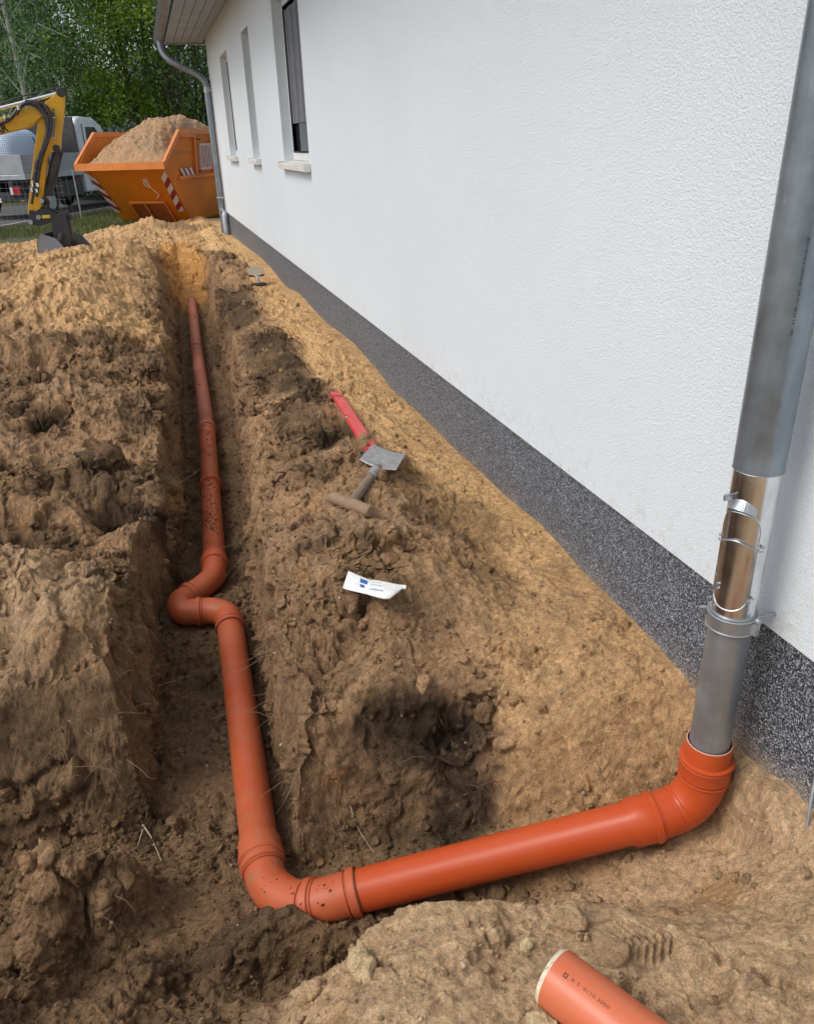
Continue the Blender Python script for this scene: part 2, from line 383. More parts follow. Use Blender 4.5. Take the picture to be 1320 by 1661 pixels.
amp = wallfade*np.where(y > 15.5, .8, 1)
P2 = P+nrm*(disp*amp)[:, None]
P2[:, 2] += fpm*(-.014+tread*.012)
# clear the bed of the pipes
ax = np.array(PIPE_AXIS)
pd = np.full(len(x), 9.); pz = np.zeros(len(x))
sel = np.where((P2[:, 0] > -.4) & (P2[:, 0] < 1.3) & (y > 1.0) & (y < 11.2))[0]
q = P2[sel, :2]; bd = np.full(len(sel), 9.); bz = np.zeros(len(sel))
for i in range(len(ax)-1):
    a = ax[i]; b = ax[i+1]; ab = b[:2]-a[:2]; t = np.clip(((q-a[:2])@ab)/(ab@ab), 0, 1)
    d = np.hypot(q[:, 0]-a[0]-t*ab[0], q[:, 1]-a[1]-t*ab[1]); zz = a[2]+t*(b[2]-a[2])
    m_ = d < bd; bd = np.where(m_, d, bd); bz = np.where(m_, zz, bz)
lim = bz-.030+np.maximum(0, bd-.045)*I(P2[sel, 1], [1.3, 1.6, 3], [4.0, 6, 12])
heapy = np.exp(-(((P2[sel, 0]-.02)/.12)**2+((P2[sel, 1]-1.42)/.055)**2))*.10+np.exp(-(((P2[sel, 0]-.045)/.06)**2+((P2[sel, 1]-4.2)/.35)**2))*.10     # crumbs heaped against the bend
P2[sel, 2] = np.minimum(P2[sel, 2], lim+heapy)
P2[:, 2] = np.where((P2[:, 0] > 1.30) & (y < 14.7), np.minimum(P2[:, 2], -.05), P2[:, 2])
edgefade = np.maximum(np.maximum(sstep(-7.5, -9, x), sstep(18.2, 19.8, y+wob2*.8)), sstep(5.5, 7, x))
edgefade = np.maximum(edgefade, sstep(16.0, 17.6, y+wob2*.6+sstep(-.6, -2.5, x)*.9-sstep(-.3, .6, x)*1.6))
P2[:, 2] = P2[:, 2]*(1-edgefade)+edgefade*(-.10)
P2[:, 2] = np.where(y < -2.3, -.12, P2[:, 2])
# soil colour, with some light and shade painted in ------------------------------------------------------------------------
c = lambda r, g, b: np.array([r, g, b])
def lerp(A, B, t): return A+(B-A)*t[:, None]
brown, tan, sand, pale = c(.265, .162, .088), c(.50, .305, .158), c(.72, .445, .205), c(.70, .475, .275)
umber, humus_shade, orange, grey = c(.235, .146, .078), c(.048, .032, .020), c(.64, .33, .105), c(.30, .225, .150)
mixn = np.clip(.65*sstep(-.35, .45, fbm(px_, py_, pz_, 3.2, 5, .62, 51.))+.5*(1-patch), 0, 1)
colr = lerp(np.repeat(brown[None], len(x), 0), np.repeat(tan[None], len(x), 0), mixn*.75)
gm = sstep(.0, .5, fbm(px_, py_, pz_, 2.1, 4, .6, 61.))
L = lambda cc, t: lerp(colr, np.repeat(cc[None], len(x), 0), np.clip(t, 0, 1))
colr = L(grey, gm*.4)
colr = L(tan, zs_bowl*.8); colr = L(pale, zs_fg*.85); colr = L(sand, zs_wall*.85*np.where(y > 2.2, 1, .55)); colr = L(sand, zs_heap*.85); colr = L(sand, zs_far*.7)
colr = L(pale, zs_block*.7)  # pale top of the left block: sunlight painted into the colour
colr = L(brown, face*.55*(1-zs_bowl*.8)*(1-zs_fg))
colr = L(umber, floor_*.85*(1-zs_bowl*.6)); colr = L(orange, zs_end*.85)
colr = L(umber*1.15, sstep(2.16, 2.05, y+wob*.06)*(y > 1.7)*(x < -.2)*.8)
rust = sstep(.30, .52, fbm(px_, py_, pz_, 3.4, 3, .5, 71.))
colr = L(orange*.8, rust*.45*(1-floor_)*(1-zs_wall))
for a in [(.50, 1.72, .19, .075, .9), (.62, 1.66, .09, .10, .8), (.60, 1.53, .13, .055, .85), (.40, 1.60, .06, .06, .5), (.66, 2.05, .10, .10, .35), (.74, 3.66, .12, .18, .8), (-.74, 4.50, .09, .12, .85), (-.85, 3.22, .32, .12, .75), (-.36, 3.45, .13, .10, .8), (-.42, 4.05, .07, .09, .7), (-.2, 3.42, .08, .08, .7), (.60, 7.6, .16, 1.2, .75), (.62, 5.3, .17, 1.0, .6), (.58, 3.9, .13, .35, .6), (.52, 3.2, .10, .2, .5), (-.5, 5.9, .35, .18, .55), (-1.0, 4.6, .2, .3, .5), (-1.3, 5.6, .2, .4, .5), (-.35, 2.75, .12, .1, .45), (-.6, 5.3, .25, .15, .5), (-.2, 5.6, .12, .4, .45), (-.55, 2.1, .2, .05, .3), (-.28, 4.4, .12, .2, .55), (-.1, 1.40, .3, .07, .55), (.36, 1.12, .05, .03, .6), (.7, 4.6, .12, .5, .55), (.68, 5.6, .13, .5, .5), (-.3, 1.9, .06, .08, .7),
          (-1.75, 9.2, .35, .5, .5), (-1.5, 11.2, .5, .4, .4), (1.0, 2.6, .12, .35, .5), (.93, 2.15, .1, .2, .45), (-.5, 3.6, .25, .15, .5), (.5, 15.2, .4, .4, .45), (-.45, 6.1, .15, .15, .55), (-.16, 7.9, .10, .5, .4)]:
    colr = L(humus_shade, blob(a[0], a[1], a[2], a[3], .45, .9)*a[4])  # dark topsoil patches, plus shade painted into the hollows
org = sstep(.25, .6, fbm(px_, py_, pz_, 7, 5, .7, 91.)+.3*fin)*(1-.8*zs_wall)*(1-.7*zs_fg)*(1-.7*zs_heap)
colr = L(umber*.62, org*.75)
sandy_ = sstep(.30, .65, fbm(px_, py_, pz_, 5.5, 5, .7, 95.)+.25*fin)*(1-floor_)  # random patches of paler, sandier soil
colr = L(sand*.95, sandy_*.75)
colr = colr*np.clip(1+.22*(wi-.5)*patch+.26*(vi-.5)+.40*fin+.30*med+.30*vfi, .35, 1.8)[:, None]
idx = np.arange(NYr*NXc).reshape(NYr, NXc)
fc = np.stack([idx[:-1, :-1], idx[:-1, 1:], idx[1:, 1:], idx[1:, :-1]], -1).reshape(-1, 4)
def np_mesh(name, V, F, colors=None, smooth=True):
    me = bpy.data.meshes.new(name); k = F.shape[1]
    me.vertices.add(len(V)); me.vertices.foreach_set('co', np.ascontiguousarray(V, dtype=np.float32).ravel())
    me.loops.add(F.size); me.loops.foreach_set('vertex_index', np.ascontiguousarray(F, dtype=np.int32).ravel())
    me.polygons.add(len(F)); me.polygons.foreach_set('loop_start', np.arange(0, F.size, k, dtype=np.int32)); me.polygons.foreach_set('loop_total', np.full(len(F), k, dtype=np.int32))
    if smooth: me.polygons.foreach_set('use_smooth', np.ones(len(F), dtype=bool))
    me.update(calc_edges=True)
    if colors is not None:
        ca_ = me.color_attributes.new('soil', 'FLOAT_COLOR', 'POINT')
        ca_.data.foreach_set('color', np.concatenate([colors, np.ones((len(colors), 1))], 1).astype(np.float32).ravel())
    return me
def soil_material():
    a = N('soil'); at = a.n('Attribute', _attribute_name='soil'); co = a.coord()
    g1 = a.noise(230, 5, .7, co); g2 = a.noise(45, 6, .7, co)
    sp = a.vor(420, 'F1', co)
    k = a.math('MULTIPLY', a.ramp(g1.outputs[0], [(.28, .58), (.72, 1.42)]), a.ramp(g2.outputs[0], [(.28, .72), (.72, 1.28)]))
    col = a.mix(1.0, at.outputs['Color'], k, 'MULTIPLY')
    col = a.mix(a.ramp(a.n('SeparateColor').outputs[0] if False else sp.outputs['Distance'], [(.10, .55), (.22, 0)]), col, (.40, .33, .25))
    a.set(Base__Color=col, Roughness=.95); a.b.inputs['Specular IOR Level'].default_value = .15
    n1 = a.bump(g2.outputs[0], .020, 1.0)
    a.bump(g1.outputs[0], .0060, 1.0, n1)
    return a.m
M_soil = soil_material()
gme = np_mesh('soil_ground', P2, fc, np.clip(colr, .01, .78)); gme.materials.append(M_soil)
g = bpy.data.objects.new('soil_ground', gme); COL.objects.link(g); tag(g, kind='structure')
PG = P2.reshape(NYr, NXc, 3); CG = colr.reshape(NYr, NXc, 3); NG = normals(P2).reshape(NYr, NXc, 3)
def ground_at(xx, yy):
    r = int(np.clip(np.searchsorted(ys, yy), 2, NYr-3)); best = None
    B = PG[r-2:r+3].reshape(-1, 3); d = (B[:, 0]-xx)**2+(B[:, 1]-yy)**2; i = np.argsort(d)[:6]
    return float(B[i, 2].mean())

# ================================================================== more materials
def stucco():
    a = N('white_stucco'); co = a.coord()
    n1 = a.noise(130, 3, .55, co, .4); n2 = a.noise(300, 2, .5, co); n3 = a.noise(.7, 4, .6, co); v = a.vor(210, 'SMOOTH_F1', co)
    col = a.mix(1.0, (.665, .72, .75), a.ramp(n3.outputs[0], [(.3, .96), (.7, 1.02)]), 'MULTIPLY')
    sx = a.n('SeparateXYZ'); a.l(co, sx.inputs[0]); n5 = a.noise(26, 6, .75, co)
    col = a.mix(a.math('MULTIPLY', a.ramp(sx.outputs[2], [(.38, .55), (.52, .12), (.75, 0)]), a.ramp(n5.outputs[0], [(.52, 0), (.66, 1)]), True), col, (.50, .42, .31))
    a.set(Base__Color=col, Roughness=.9); a.b.inputs['Specular IOR Level'].default_value = .2
    p = a.bump(n1.outputs[0], .0034, .8); a.bump(a.math('ADD', v.outputs['Distance'], n2.outputs[0]), .0014, .8, p); return a.m
def mosaic():
    a = N('mosaic_render'); co = a.coord()
    v = a.vor(290, 'F1', co); v2 = a.vor(290, 'DISTANCE_TO_EDGE', co)
    cell = a.n('SeparateColor'); a.l(v.outputs['Color'], cell.inputs[0])
    col = a.ramp(cell.outputs[0], [(0, (.022, .025, .034)), (.36, (.045, .052, .064)), (.52, (.135, .15, .17)), (.74, (.265, .285, .315)), (.955, (.48, .51, .55))], 'CONSTANT')
    # sand splashed on the foot of the plinth
    sx = a.n('SeparateXYZ'); a.l(co, sx.inputs[0]); nn = a.noise(5, 8, .75, co)
    hgt = a.math('ADD', sx.outputs[2], a.math('MULTIPLY', a.math('SUBTRACT', nn.outputs[0], .5), -.30))
    near = a.ramp(hgt, [(.03, .8), (.06, .35), (.10, .05), (.16, 0)])
    sp = a.noise(190, 4, .8, co)
    msk = a.math('MULTIPLY', near, a.ramp(sp.outputs[0], [(.36, 0), (.58, 1)]), True)
    col = a.mix(msk, col, (.36, .28, .18))
    a.set(Base__Color=col, Roughness=.55); a.bump(v2.outputs['Distance'], .0025, .7); return a.m
def pvc(name='orange_pvc', dust=.3, base=(.47, .062, .013), chalk=(.51, .105, .034)):
    a = N(name); co = a.coord()
    n1 = a.noise(5, 5, .6, co); n2 = a.noise(38, 7, .75, co); n3 = a.noise(210, 3, .6, co)
    col = a.mix(a.ramp(n1.outputs[0], [(.35, .1+dust*.5), (.68, .35+dust)]), base, chalk)
    spots = a.math('MULTIPLY', a.ramp(n2.outputs[0], [(.60, 0), (.66, 1)]), a.ramp(n1.outputs[0], [(.48, 0), (.6, 1)]))
    col = a.mix(a.math('MULTIPLY', spots, dust*1.3, True), col, (.17, .105, .055))
    n4 = a.noise(13, 8, .8, co); smear = a.ramp(n4.outputs[0], [(.55, 0), (.66, 1)]); col = a.mix(a.math('MULTIPLY', smear, dust*1.25 if dust > .2 else .08, True), col, (.27, .165, .095))
    specks = a.ramp(n3.outputs[0], [(.76, 0), (.80, 1)])
    col = a.mix(a.math('MULTIPLY', specks, dust, True), col, (.10, .06, .035))
    a.set(Base__Color=col, Roughness=a.ramp(n1.outputs[0], [(.3, .24+dust*.30), (.7, .34+dust*.45)])); a.b.inputs['Specular IOR Level'].default_value = .33
    a.bump(n2.outputs[0], .0006, .6); return a.m
def zinc(name, base=(.25, .28, .31), rough=.42, metal=.75, smudge=.5):
    a = N(name); co = a.coord(); mp = a.n('Mapping'); mp.inputs['Scale'].default_value = (1, 1, .15); a.l(co, mp.inputs[0])
    n1 = a.noise(9, 6, .65, co); n2 = a.noise(40, 4, .6, mp.outputs[0]); n3 = a.noise(22, 5, .7, co)
    col = a.mix(1, base, a.ramp(n1.outputs[0], [(.3, .8), (.7, 1.2)]), 'MULTIPLY')
    col = a.mix(1, col, a.ramp(n2.outputs[0], [(.3, .9), (.7, 1.08)]), 'MULTIPLY')
    col = a.mix(a.math('MULTIPLY', a.ramp(n3.outputs[0], [(.64, 0), (.70, 1)]), smudge*.5), col, (.55, .57, .58))
    a.set(Base__Color=col, Metallic=metal, Roughness=a.ramp(n1.outputs[0], [(.3, rough-.06), (.7, rough+.12)])); a.bump(n1.outputs[0], .001, .3); return a.m
def hoarse_paint(name, col, rough=.5, dirtcol=(.10, .07, .045), amt=.5, sc=7):
    a = N(name); co = a.coord(); n1 = a.noise(sc, 7, .7, co); n2 = a.noise(sc*5, 6, .75, co); n3 = a.noise(1.3, 3, .5, co)
    cc = a.mix(1, col, a.ramp(n3.outputs[0], [(.3, .82), (.7, 1.1)]), 'MULTIPLY')
    cc = a.mix(a.math('MULTIPLY', a.ramp(n1.outputs[0], [(.5, 0), (.72, 1)]), amt), cc, dirtcol)
    cc = a.mix(a.math('MULTIPLY', a.ramp(n2.outputs[0], [(.64, 0), (.68, 1)]), min(1, amt*1.6)), cc, (.05, .035, .025))
    a.set(Base__Color=cc, Roughness=rough); a.bump(n2.outputs[0], .0015, .5); return a.m
def leafm(name, c1, c2, c3):
    a = N(name); a.t.nodes.remove(a.b)
    r = a.n('ObjectInfo'); ge = a.n('NewGeometry'); n1 = a.noise(.8, 3, .6)
    k = a.ramp(ge.outputs['Random Per Island'], [(0, c1), (.5, c2), (1, c3)])
    k = a.mix(1, k, a.ramp(n1.outputs[0], [(.3, .65), (.7, 1.35)]), 'MULTIPLY')
    d = a.n('BsdfDiffuse'); t_ = a.n('BsdfTranslucent'); mx = a.n('MixShader'); mx.inputs[0].default_value = .35
    a.l(k, d.inputs[0]); a.l(k, t_.inputs[0]); a.l(d.outputs[0], mx.inputs[1]); a.l(t_.outputs[0], mx.inputs[2]); a.l(mx.outputs[0], a.out.inputs[0]); return a.m
M = dict(
 stucco=stucco(), mosaic=mosaic(), pvc=pvc('orange_pvc', .06), pvc_dusty=pvc('dusty_orange_pvc', .42, (.43, .066, .018), (.49, .135, .060)), pvc_red=pvc('red_brown_pvc', .75, (.44, .080, .032), (.44, .165, .105)),
 pvc_in=plain('pvc_inside', (.10, .045, .03), .7), foam=plain('cream_foam', (.70, .62, .46), .8, dirt=(.3, .22, .14), dscale=40, bump=.0006),
 seal=plain('pipe_seal', (.28, .07, .035), .6), zinc=zinc('zinc_sheet'), zinc_matt=zinc('weathered_zinc_pipe', (.34, .365, .385), .42, .75, .9), zinc_blue=zinc('blue_grey_zinc', (.25, .29, .33), .32, .70, .8),
 steel=zinc('polished_steel', (.70, .72, .74), .20, 1.0, .15), galv=zinc('galvanised_steel', (.42, .45, .47), .40, .8, .3),
 white=plain('white_plastic', (.70, .72, .72), .35), sill=plain('cream_aluminium', (.72, .72, .67), .4), soffit=plain('grey_white_boards', (.30, .36, .42), .6, dscale=2),
 tile=plain('dark_roof_tiles', (.06, .06, .065), .7), glass=plain('dark_glass', (.02, .025, .03), .05), gasket=plain('black_rubber', (.015, .015, .017), .6), blind=plain('grey_fabric', (.16, .17, .19), .8),
 ink=plain('black_ink', (.02, .015, .015), .6), skip=hoarse_paint('orange_skip_paint', (.66, .19, .006), .42, (.42, .10, .02), .45, 2.2), skip_rim=hoarse_paint('orange_rim_paint', (.74, .24, .05), .45, (.40, .14, .05), .4, 3),
 red=plain('red_reflective', (.28, .012, .022), .45, dirt=(.3, .12, .06), dscale=9, damt=.3), refl=plain('white_reflective', (.62, .60, .58), .4, dirt=(.4, .2, .1), dscale=8, damt=.3), chalkm=plain('white_chalk', (.75, .70, .66), .9), hole=plain('bolt_steel_and_shade', (.34, .085, .012), .8),
 yellow=hoarse_paint('yellow_machine_paint', (.80, .42, .015), .40, (.34, .20, .06), .4, 5), black_steel=hoarse_paint('black_steel', (.035, .036, .040), .5, (.16, .12, .08), .5, 6), hose=plain('black_hose', (.025, .025, .028), .5, dirt=(.12, .09, .06), dscale=9),
 chrome=plain('chrome_rod', (.75, .76, .78), .15, 1.0), bucket=hoarse_paint('worn_bucket_steel', (.17, .18, .20), .45, (.26, .19, .12), .6, 6),
 tyre=plain('tyre_rubber', (.03, .03, .03), .85), vanwhite=plain('white_car_paint', (.74, .76, .78), .25), bedgrey=plain('grey_aluminium_boards', (.36, .38, .39), .5, .3, dscale=3), chassis=plain('dark_chassis', (.03, .033, .037), .6), lamp=plain('red_tail_lamp', (.35, .012, .02), .25),
 wood=plain('worn_ash_wood', (.27, .175, .10), .65, dirt=(.20, .14, .09), dscale=25, damt=.7, bump=.0008, bscale=120), wood_rub=plain('grey_worn_wood', (.22, .16, .115), .7, dirt=(.16, .12, .08), dscale=25, damt=.7),
 blade=plain('dull_grey_steel', (.34, .35, .36), .45, .4, dirt=(.24, .18, .12), dscale=22, damt=.6), levelred=plain('red_level_paint', (.66, .040, .045), .4, dirt=(.4, .22, .12), dscale=14, damt=.45),
 tube=plain('white_tube_plastic', (.80, .80, .78), .4, dirt=(.6, .58, .52), dscale=40, damt=.3), blue=plain('blue_print', (.03, .12, .42), .5), grass=None, bark=plain('dark_bark', (.07, .055, .04), .9), birch=plain('pale_birch_bark', (.38, .37, .33), .8, dirt=(.06, .05, .045), dscale=3, damt=.4),
 root=plain('dry_roots', (.25, .165, .10), .8), rootpale=plain('pale_root', (.45, .36, .26), .8), strap=plain('blue_strap', (.02, .19, .33), .6), wire=plain('fence_wire', (.40, .43, .44), .5, .5), asphalt=plain('grey_asphalt', (.09, .09, .09), .9, dscale=1, bump=.004, bscale=80),
 pale_wall=plain('pale_house_wall', (.45, .48, .52), .8), grey_roof=plain('grey_roof', (.16, .18, .21), .7),
)
def bagm():
    a = N('woven_bag'); uv = a.coord(); br = a.n('TexBrick', _offset=0.0, _squash=1.0, Scale=9.0, Mortar__Size=.055); 
    br.inputs['Color1'].default_value = (.66, .76, .84, 1); br.inputs['Color2'].default_value = (.60, .72, .82, 1); br.inputs['Mortar'].default_value = (.25, .36, .48, 1)
    br.inputs['Brick Width'].default_value = .35; br.inputs['Row Height'].default_value = .35
    sx = a.n('SeparateXYZ'); a.l(uv, sx.inputs[0]); cb = a.n('CombineXYZ'); a.l(a.math('ADD', sx.outputs[0], sx.outputs[1]), cb.inputs[0]); a.l(sx.outputs[2], cb.inputs[1]); a.l(cb.outputs[0], br.inputs['Vector'])
    a.set(Base__Color=br.outputs[0], Roughness=.6); a.bump(br.outputs['Fac'], -.01, .5); return a.m
M['bag'] = bagm()

_Rm = Matrix(_R)
def at(px, py, Y):
    """the point on the vertical plane y = Y that is seen in direction (px, py) from where the photographer stood"""
    d = _Rm @ Vector(((px-660.0)/1267.0, (py-830.5)/1267.0, 1.0)); k = Y/d.y; return Vector((d.x*k, Y, d.z*k+EYE))
def text_mesh(s, size, name='lettering', bold=0.0, spacing=1.0):
    cu = bpy.data.curves.new(name, 'FONT'); cu.body = s; cu.size = size; cu.extrude = .0; cu.offset = bold; cu.space_character = spacing; cu.resolution_u = 3
    o = bpy.data.objects.new(name, cu); COL.objects.link(o); dg = bpy.context.evaluated_depsgraph_get(); dg.update()
    me = bpy.data.meshes.new_from_object(o.evaluated_get(dg)); vs = [v.co.copy() for v in me.vertices]; fs = [tuple(p.vertices) for p in me.polygons]
    bpy.data.objects.remove(o); bpy.data.curves.remove(cu); bpy.data.meshes.remove(me); return vs, fs
def smooth_path(pts, rad, step=.008):
    """polyline with its inner corners rounded to circular-looking bends"""
    P = [Vector(p) for p in pts]; out = [P[0]]
    for i in range(1, len(P)-1):
        a, b, c_ = P[i-1], P[i], P[i+1]; d1 = (a-b); d2 = (c_-b); r = min(rad, d1.length*.49, d2.length*.49)
        p0 = b+d1.normalized()*r; p2 = b+d2.normalized()*r
        for k in range(13):
            t = k/12; out.append(p0*(1-t)**2+b*2*t*(1-t)+p2*t*t)
    out.append(P[-1]); return out

# ================================================================== house
WX = 1.24; Y0, Y1 = -3.0, 15.0; PT = .385; SO = 3.0
house = empty('house', (WX, 6, 0), 'long white rendered bungalow wall with dark speckled plinth beside the trench', 'house')
def hb(b, name, mat, parent=house, **k):
    o = b.build(name, mat, None, **k)
    o.parent = parent
    o.matrix_parent_inverse = Matrix.Translation(-Vector((WX, 6, 0))) if parent is house else parent.matrix_parent_inverse.copy()
    return o
WIN = [(6.65, 7.90), (9.58, 10.20), (11.93, 12.93)]; WZ0, WZ1 = 1.28, 2.56; RV = .15
b = MB(); ycuts = sorted([Y0, Y1]+[v for wv in WIN for v in wv]); zc = [PT, WZ0, WZ1, 3.2]
for i in range(len(ycuts)-1):
    for j in range(3):
        a0, a1, c0, c1 = ycuts[i], ycuts[i+1], zc[j], zc[j+1]
        if j == 1 and any(abs(a0-v[0]) < 1e-6 for v in WIN): continue
        b.quad((WX, a0, c0), (WX, a0, c1), (WX, a1, c1), (WX, a1, c0))
for a0, a1 in WIN:
    X2 = WX+RV
    b.quad((WX, a0, WZ0), (X2, a0, WZ0), (X2, a0, WZ1), (WX, a0, WZ1)); b.quad((WX, a1, WZ0), (WX, a1, WZ1), (X2, a1, WZ1), (X2, a1, WZ0))
    b.quad((WX, a0, WZ1), (X2, a0, WZ1), (X2, a1, WZ1), (WX, a1, WZ1)); b.quad((WX, a0, WZ0), (WX, a1, WZ0), (X2, a1, WZ0), (X2, a0, WZ0))
b.quad((WX, Y1, PT), (WX, Y1, 3.2), (10, Y1, 3.2), (10, Y1, PT)); b.quad((WX, Y0, PT), (10, Y0, PT), (10, Y0, 3.2), (WX, Y0, 3.2)); b.quad((10, Y0, PT), (10, Y1, PT), (10, Y1, 3.2), (10, Y0, 3.2))
b.quad((WX, Y0, PT), (WX, Y1, PT), (WX+.1, Y1, PT), (WX+.1, Y0, PT))
me_wall = hb(b, 'wall', M['stucco'])
b = MB(); b.box((WX+.012, Y0+.02, -.7), (9.98, Y1-.012, PT+.03)); hb(b, 'plinth', M['mosaic'])
for k, (a0, a1) in enumerate(WIN):
    X2 = WX+RV-.004; b = MB(); fw = .075
    b.box((X2-.06, a0, WZ0+.02), (X2, a1, WZ0+.02+fw)); b.box((X2-.06, a0, WZ1-fw), (X2, a1, WZ1)); b.box((X2-.06, a0, WZ0+.02+fw), (X2, a0+fw, WZ1-fw)); b.box((X2-.06, a1-fw, WZ0+.02+fw), (X2, a1, WZ1-fw))
    wn = hb(b, 'window', M['white'], bevel=.004)
    def sub(bb, name, mat, wn=wn, **kk):
        o = bb.build(name, mat, None, **kk); o.parent = wn; return o
    b = MB(); b.box((X2-.030, a0+fw-.003, WZ0+.02+fw-.003), (X2-.012, a1-fw+.003, WZ1-fw+.003)); sub(b, 'pane', M['glass'])
    b = MB(); g_ = .012
    for (p, q_) in (((a0+fw-g_, WZ0+.02+fw-g_), (a1-fw+g_, WZ0+.02+fw)), ((a0+fw-g_, WZ1-fw), (a1-fw+g_, WZ1-fw+g_)), ((a0+fw-g_, WZ0+.02+fw), (a0+fw, WZ1-fw)), ((a1-fw, WZ0+.02+fw), (a1-fw+g_, WZ1-fw))):
        b.box((X2-.064, p[0], p[1]), (X2-.02, q_[0], q_[1]))
    sub(b, 'gasket', M['gasket'])
    b = MB(); b.prism([(WX-.055, WZ0-.045), (WX-.055, WZ0-.004), (WX+.10, WZ0+.018), (WX+.10, WZ0-.0), (WX-.047, WZ0-.014), (WX-.047, WZ0-.045)], 'y', a0-.03, a1+.03)
    for yy in (a0-.042, a1+.012): b.box((WX-.058, yy, WZ0-.047), (WX-.002, yy+.030, WZ0+.014))
    sub(b, 'sill', M['sill'], bevel=.002)
    if k == 0:
        b = MB(); n = 26
        for i in range(n):
            yy = a0+fw+.01+(a1-a0-2*fw-.02)*i/n; dx_ = .004*math.sin(i*.9)+.002*(i % 2)
            b.box((X2-.052+dx_, yy, WZ0+.32), (X2-.038+dx_, yy+.0455, WZ1-fw-.02))
        sub(b, 'blind', M['blind'])
        b = MB(); b.box((X2-.075, a0+.30, WZ0+.10), (X2-.055, a0+.33, WZ0+.24)); b.cyl((X2-.07, a0+.315, WZ0+.23), (X2-.07, a0+.315, WZ0+.36), .012, 10); sub(b, 'handle', plain('rosy_grip', (.45, .22, .18), .5))
# soffit: separate boards running along the eave
b = MB(); xs_ = np.linspace(.64, WX-.001, 6)
for i in range(5): b.box((xs_[i]+.004, Y0, SO), (xs_[i+1]-.004, 15.55, SO+.015))
hb(b, 'soffit', M['soffit'])
b = MB(); b.box((.64, Y0, SO+.016), (1.6, 15.55, SO+.03)); hb(b, 'soffit_backing', M['gasket'])
b = MB(); b.box((.612, Y0, SO-.025), (.637, 15.60, SO+.19)); b.box((.637, 15.553, SO-.025), (9.5, 15.60, SO+.19)); hb(b, 'fascia', M['soffit'], bevel=.003)
gx, gz, gr = .535, 3.035, .075
b = MB(); n = 16; prof = [(gx+gr*math.cos(math.pi+math.pi*i/n), gz+gr*math.sin(math.pi+math.pi*i/n)) for i in range(n+1)]
prof2 = [(gx+(gr-.003)*math.cos(math.pi+math.pi*i/n), gz+(gr-.003)*math.sin(math.pi+math.pi*i/n)) for i in range(n+1)]
b.prism(prof+prof2[::-1], 'y', Y0, 15.62); b.cyl((gx-gr-.004, Y0, gz+.004), (gx-gr-.004, 15.62, gz+.004), .009, 10)
b.prism(prof, 'y', 15.60, 15.625); yy = Y0+.3
while yy < 15.4:
    pr = [(gx+(gr+.004)*math.cos(math.pi+math.pi*i/n), gz+(gr+.004)*math.sin(math.pi+math.pi*i/n)) for i in range(n+1)]
    pr2 = [(gx+(gr+.0005)*math.cos(math.pi+math.pi*i/n), gz+(gr+.0005)*math.sin(math.pi+math.pi*i/n)) for i in range(n+1)]
    b.prism(pr+pr2[::-1], 'y', yy, yy+.03); yy += .75
hb(b, 'gutter', M['zinc'], smooth=True)
b = MB(); zr = SO+.19; rx = 5.6; rz = zr+(rx-.56)*.45
A_, B_ = (.56, Y0-.5, zr), (.56, 15.66, zr); C_, D_ = (10.6, 15.66, zr), (10.6, Y0-.5, zr); R0, R1 = (rx, Y0+4.5, rz), (rx, 15.66-5, rz)
for tri in ((A_, R0, R1, B_), (B_, R1, C_), (C_, R1, R0, D_), (D_, R0, A_), (A_, B_, C_, D_)): b.add(tri, [tuple(range(len(tri)))])
hb(b, 'roof', M['tile'])

# ================================================================== downpipes
dp = empty('downpipe', (1.137, 1.245, 0), 'near grey zinc downpipe with polished inspection piece, standing in the orange pipe', 'downpipe')
def pb(b, name, mat, parent, **k):
    o = b.build(name, mat, None, **k); o.parent = parent
    if parent.type == 'EMPTY': o.matrix_parent_inverse = Matrix.Translation(-parent.location)
    else: o.matrix_parent_inverse = Matrix.Identity(4)
    return o
X, Y = 1.137, 1.245
b = MB(); b.sweep([(X, Y, -.06), (X, Y, .435), (X, Y, .436), (X, Y, .452)], [.0485, .0485, .0515, .0515], 48); lowp = pb(b, 'lower_pipe', M['zinc_matt'], dp, smooth=True)
b = MB(); b.sweep([(X, Y, .44), (X, Y, .47), (X, Y, .50), (X, Y, .82)], [.0475, .0475, .049, .049], 48); clean = pb(b, 'inspection_piece', M['steel'], dp, smooth=True)
b = MB(); top = smooth_path([(X, Y, .807), (X, Y, 2.62), (.56, Y+.02, 2.86), (.535, Y+.02, 2.99)], .09); b.sweep([(X, Y, .803), (X, Y, .804)]+top[1:], [.0525]+[.0515]*len(top), 48)
upp = pb(b, 'upper_pipe', M['zinc_blue'], dp, smooth=True)
# flap of the inspection piece: a raised curved plate, a wire bail and rivets
def cylpt(ang, zz, r): return (X+r*math.cos(ang), Y+r*math.sin(ang), zz)
ac = R(-152); hw = R(52)
b = MB(); nu, nv = 20, 24; z0, z1 = .475, .715
def flap_z(i, t):   # rounded ends
    e = math.sqrt(max(0, 1-min(1, abs(t))**2.4)); mid = (z0+z1)/2; return mid+(i)*(.5*(z1-z0)-.045+.045*e)
vs = []; fs = []
for iu in range(nu+1):
    t = -1+2*iu/nu
    for iv in range(nv+1):
        zz = flap_z(-1+2*iv/nv, t*.999); vs.append(cylpt(ac+hw*t, zz, .0508))
for iu in range(nu):
    for iv in range(nv): q0 = iu*(nv+1)+iv; fs.append((q0, q0+nv+1, q0+nv+2, q0+1))
edge_pts = [cylpt(ac+hw*(-1+2*k/24), flap_z(1, -.999+1.998*k/24), .0508) for k in range(25)]+[cylpt(ac+hw*(1-2*k/24), flap_z(-1, .999-1.998*k/24), .0508) for k in range(25)]
b.add(vs, fs); b.sweep(edge_pts+[edge_pts[0]], .0016, 8)
fl = pb(b, 'flap', M['steel'], dp, smooth=True)
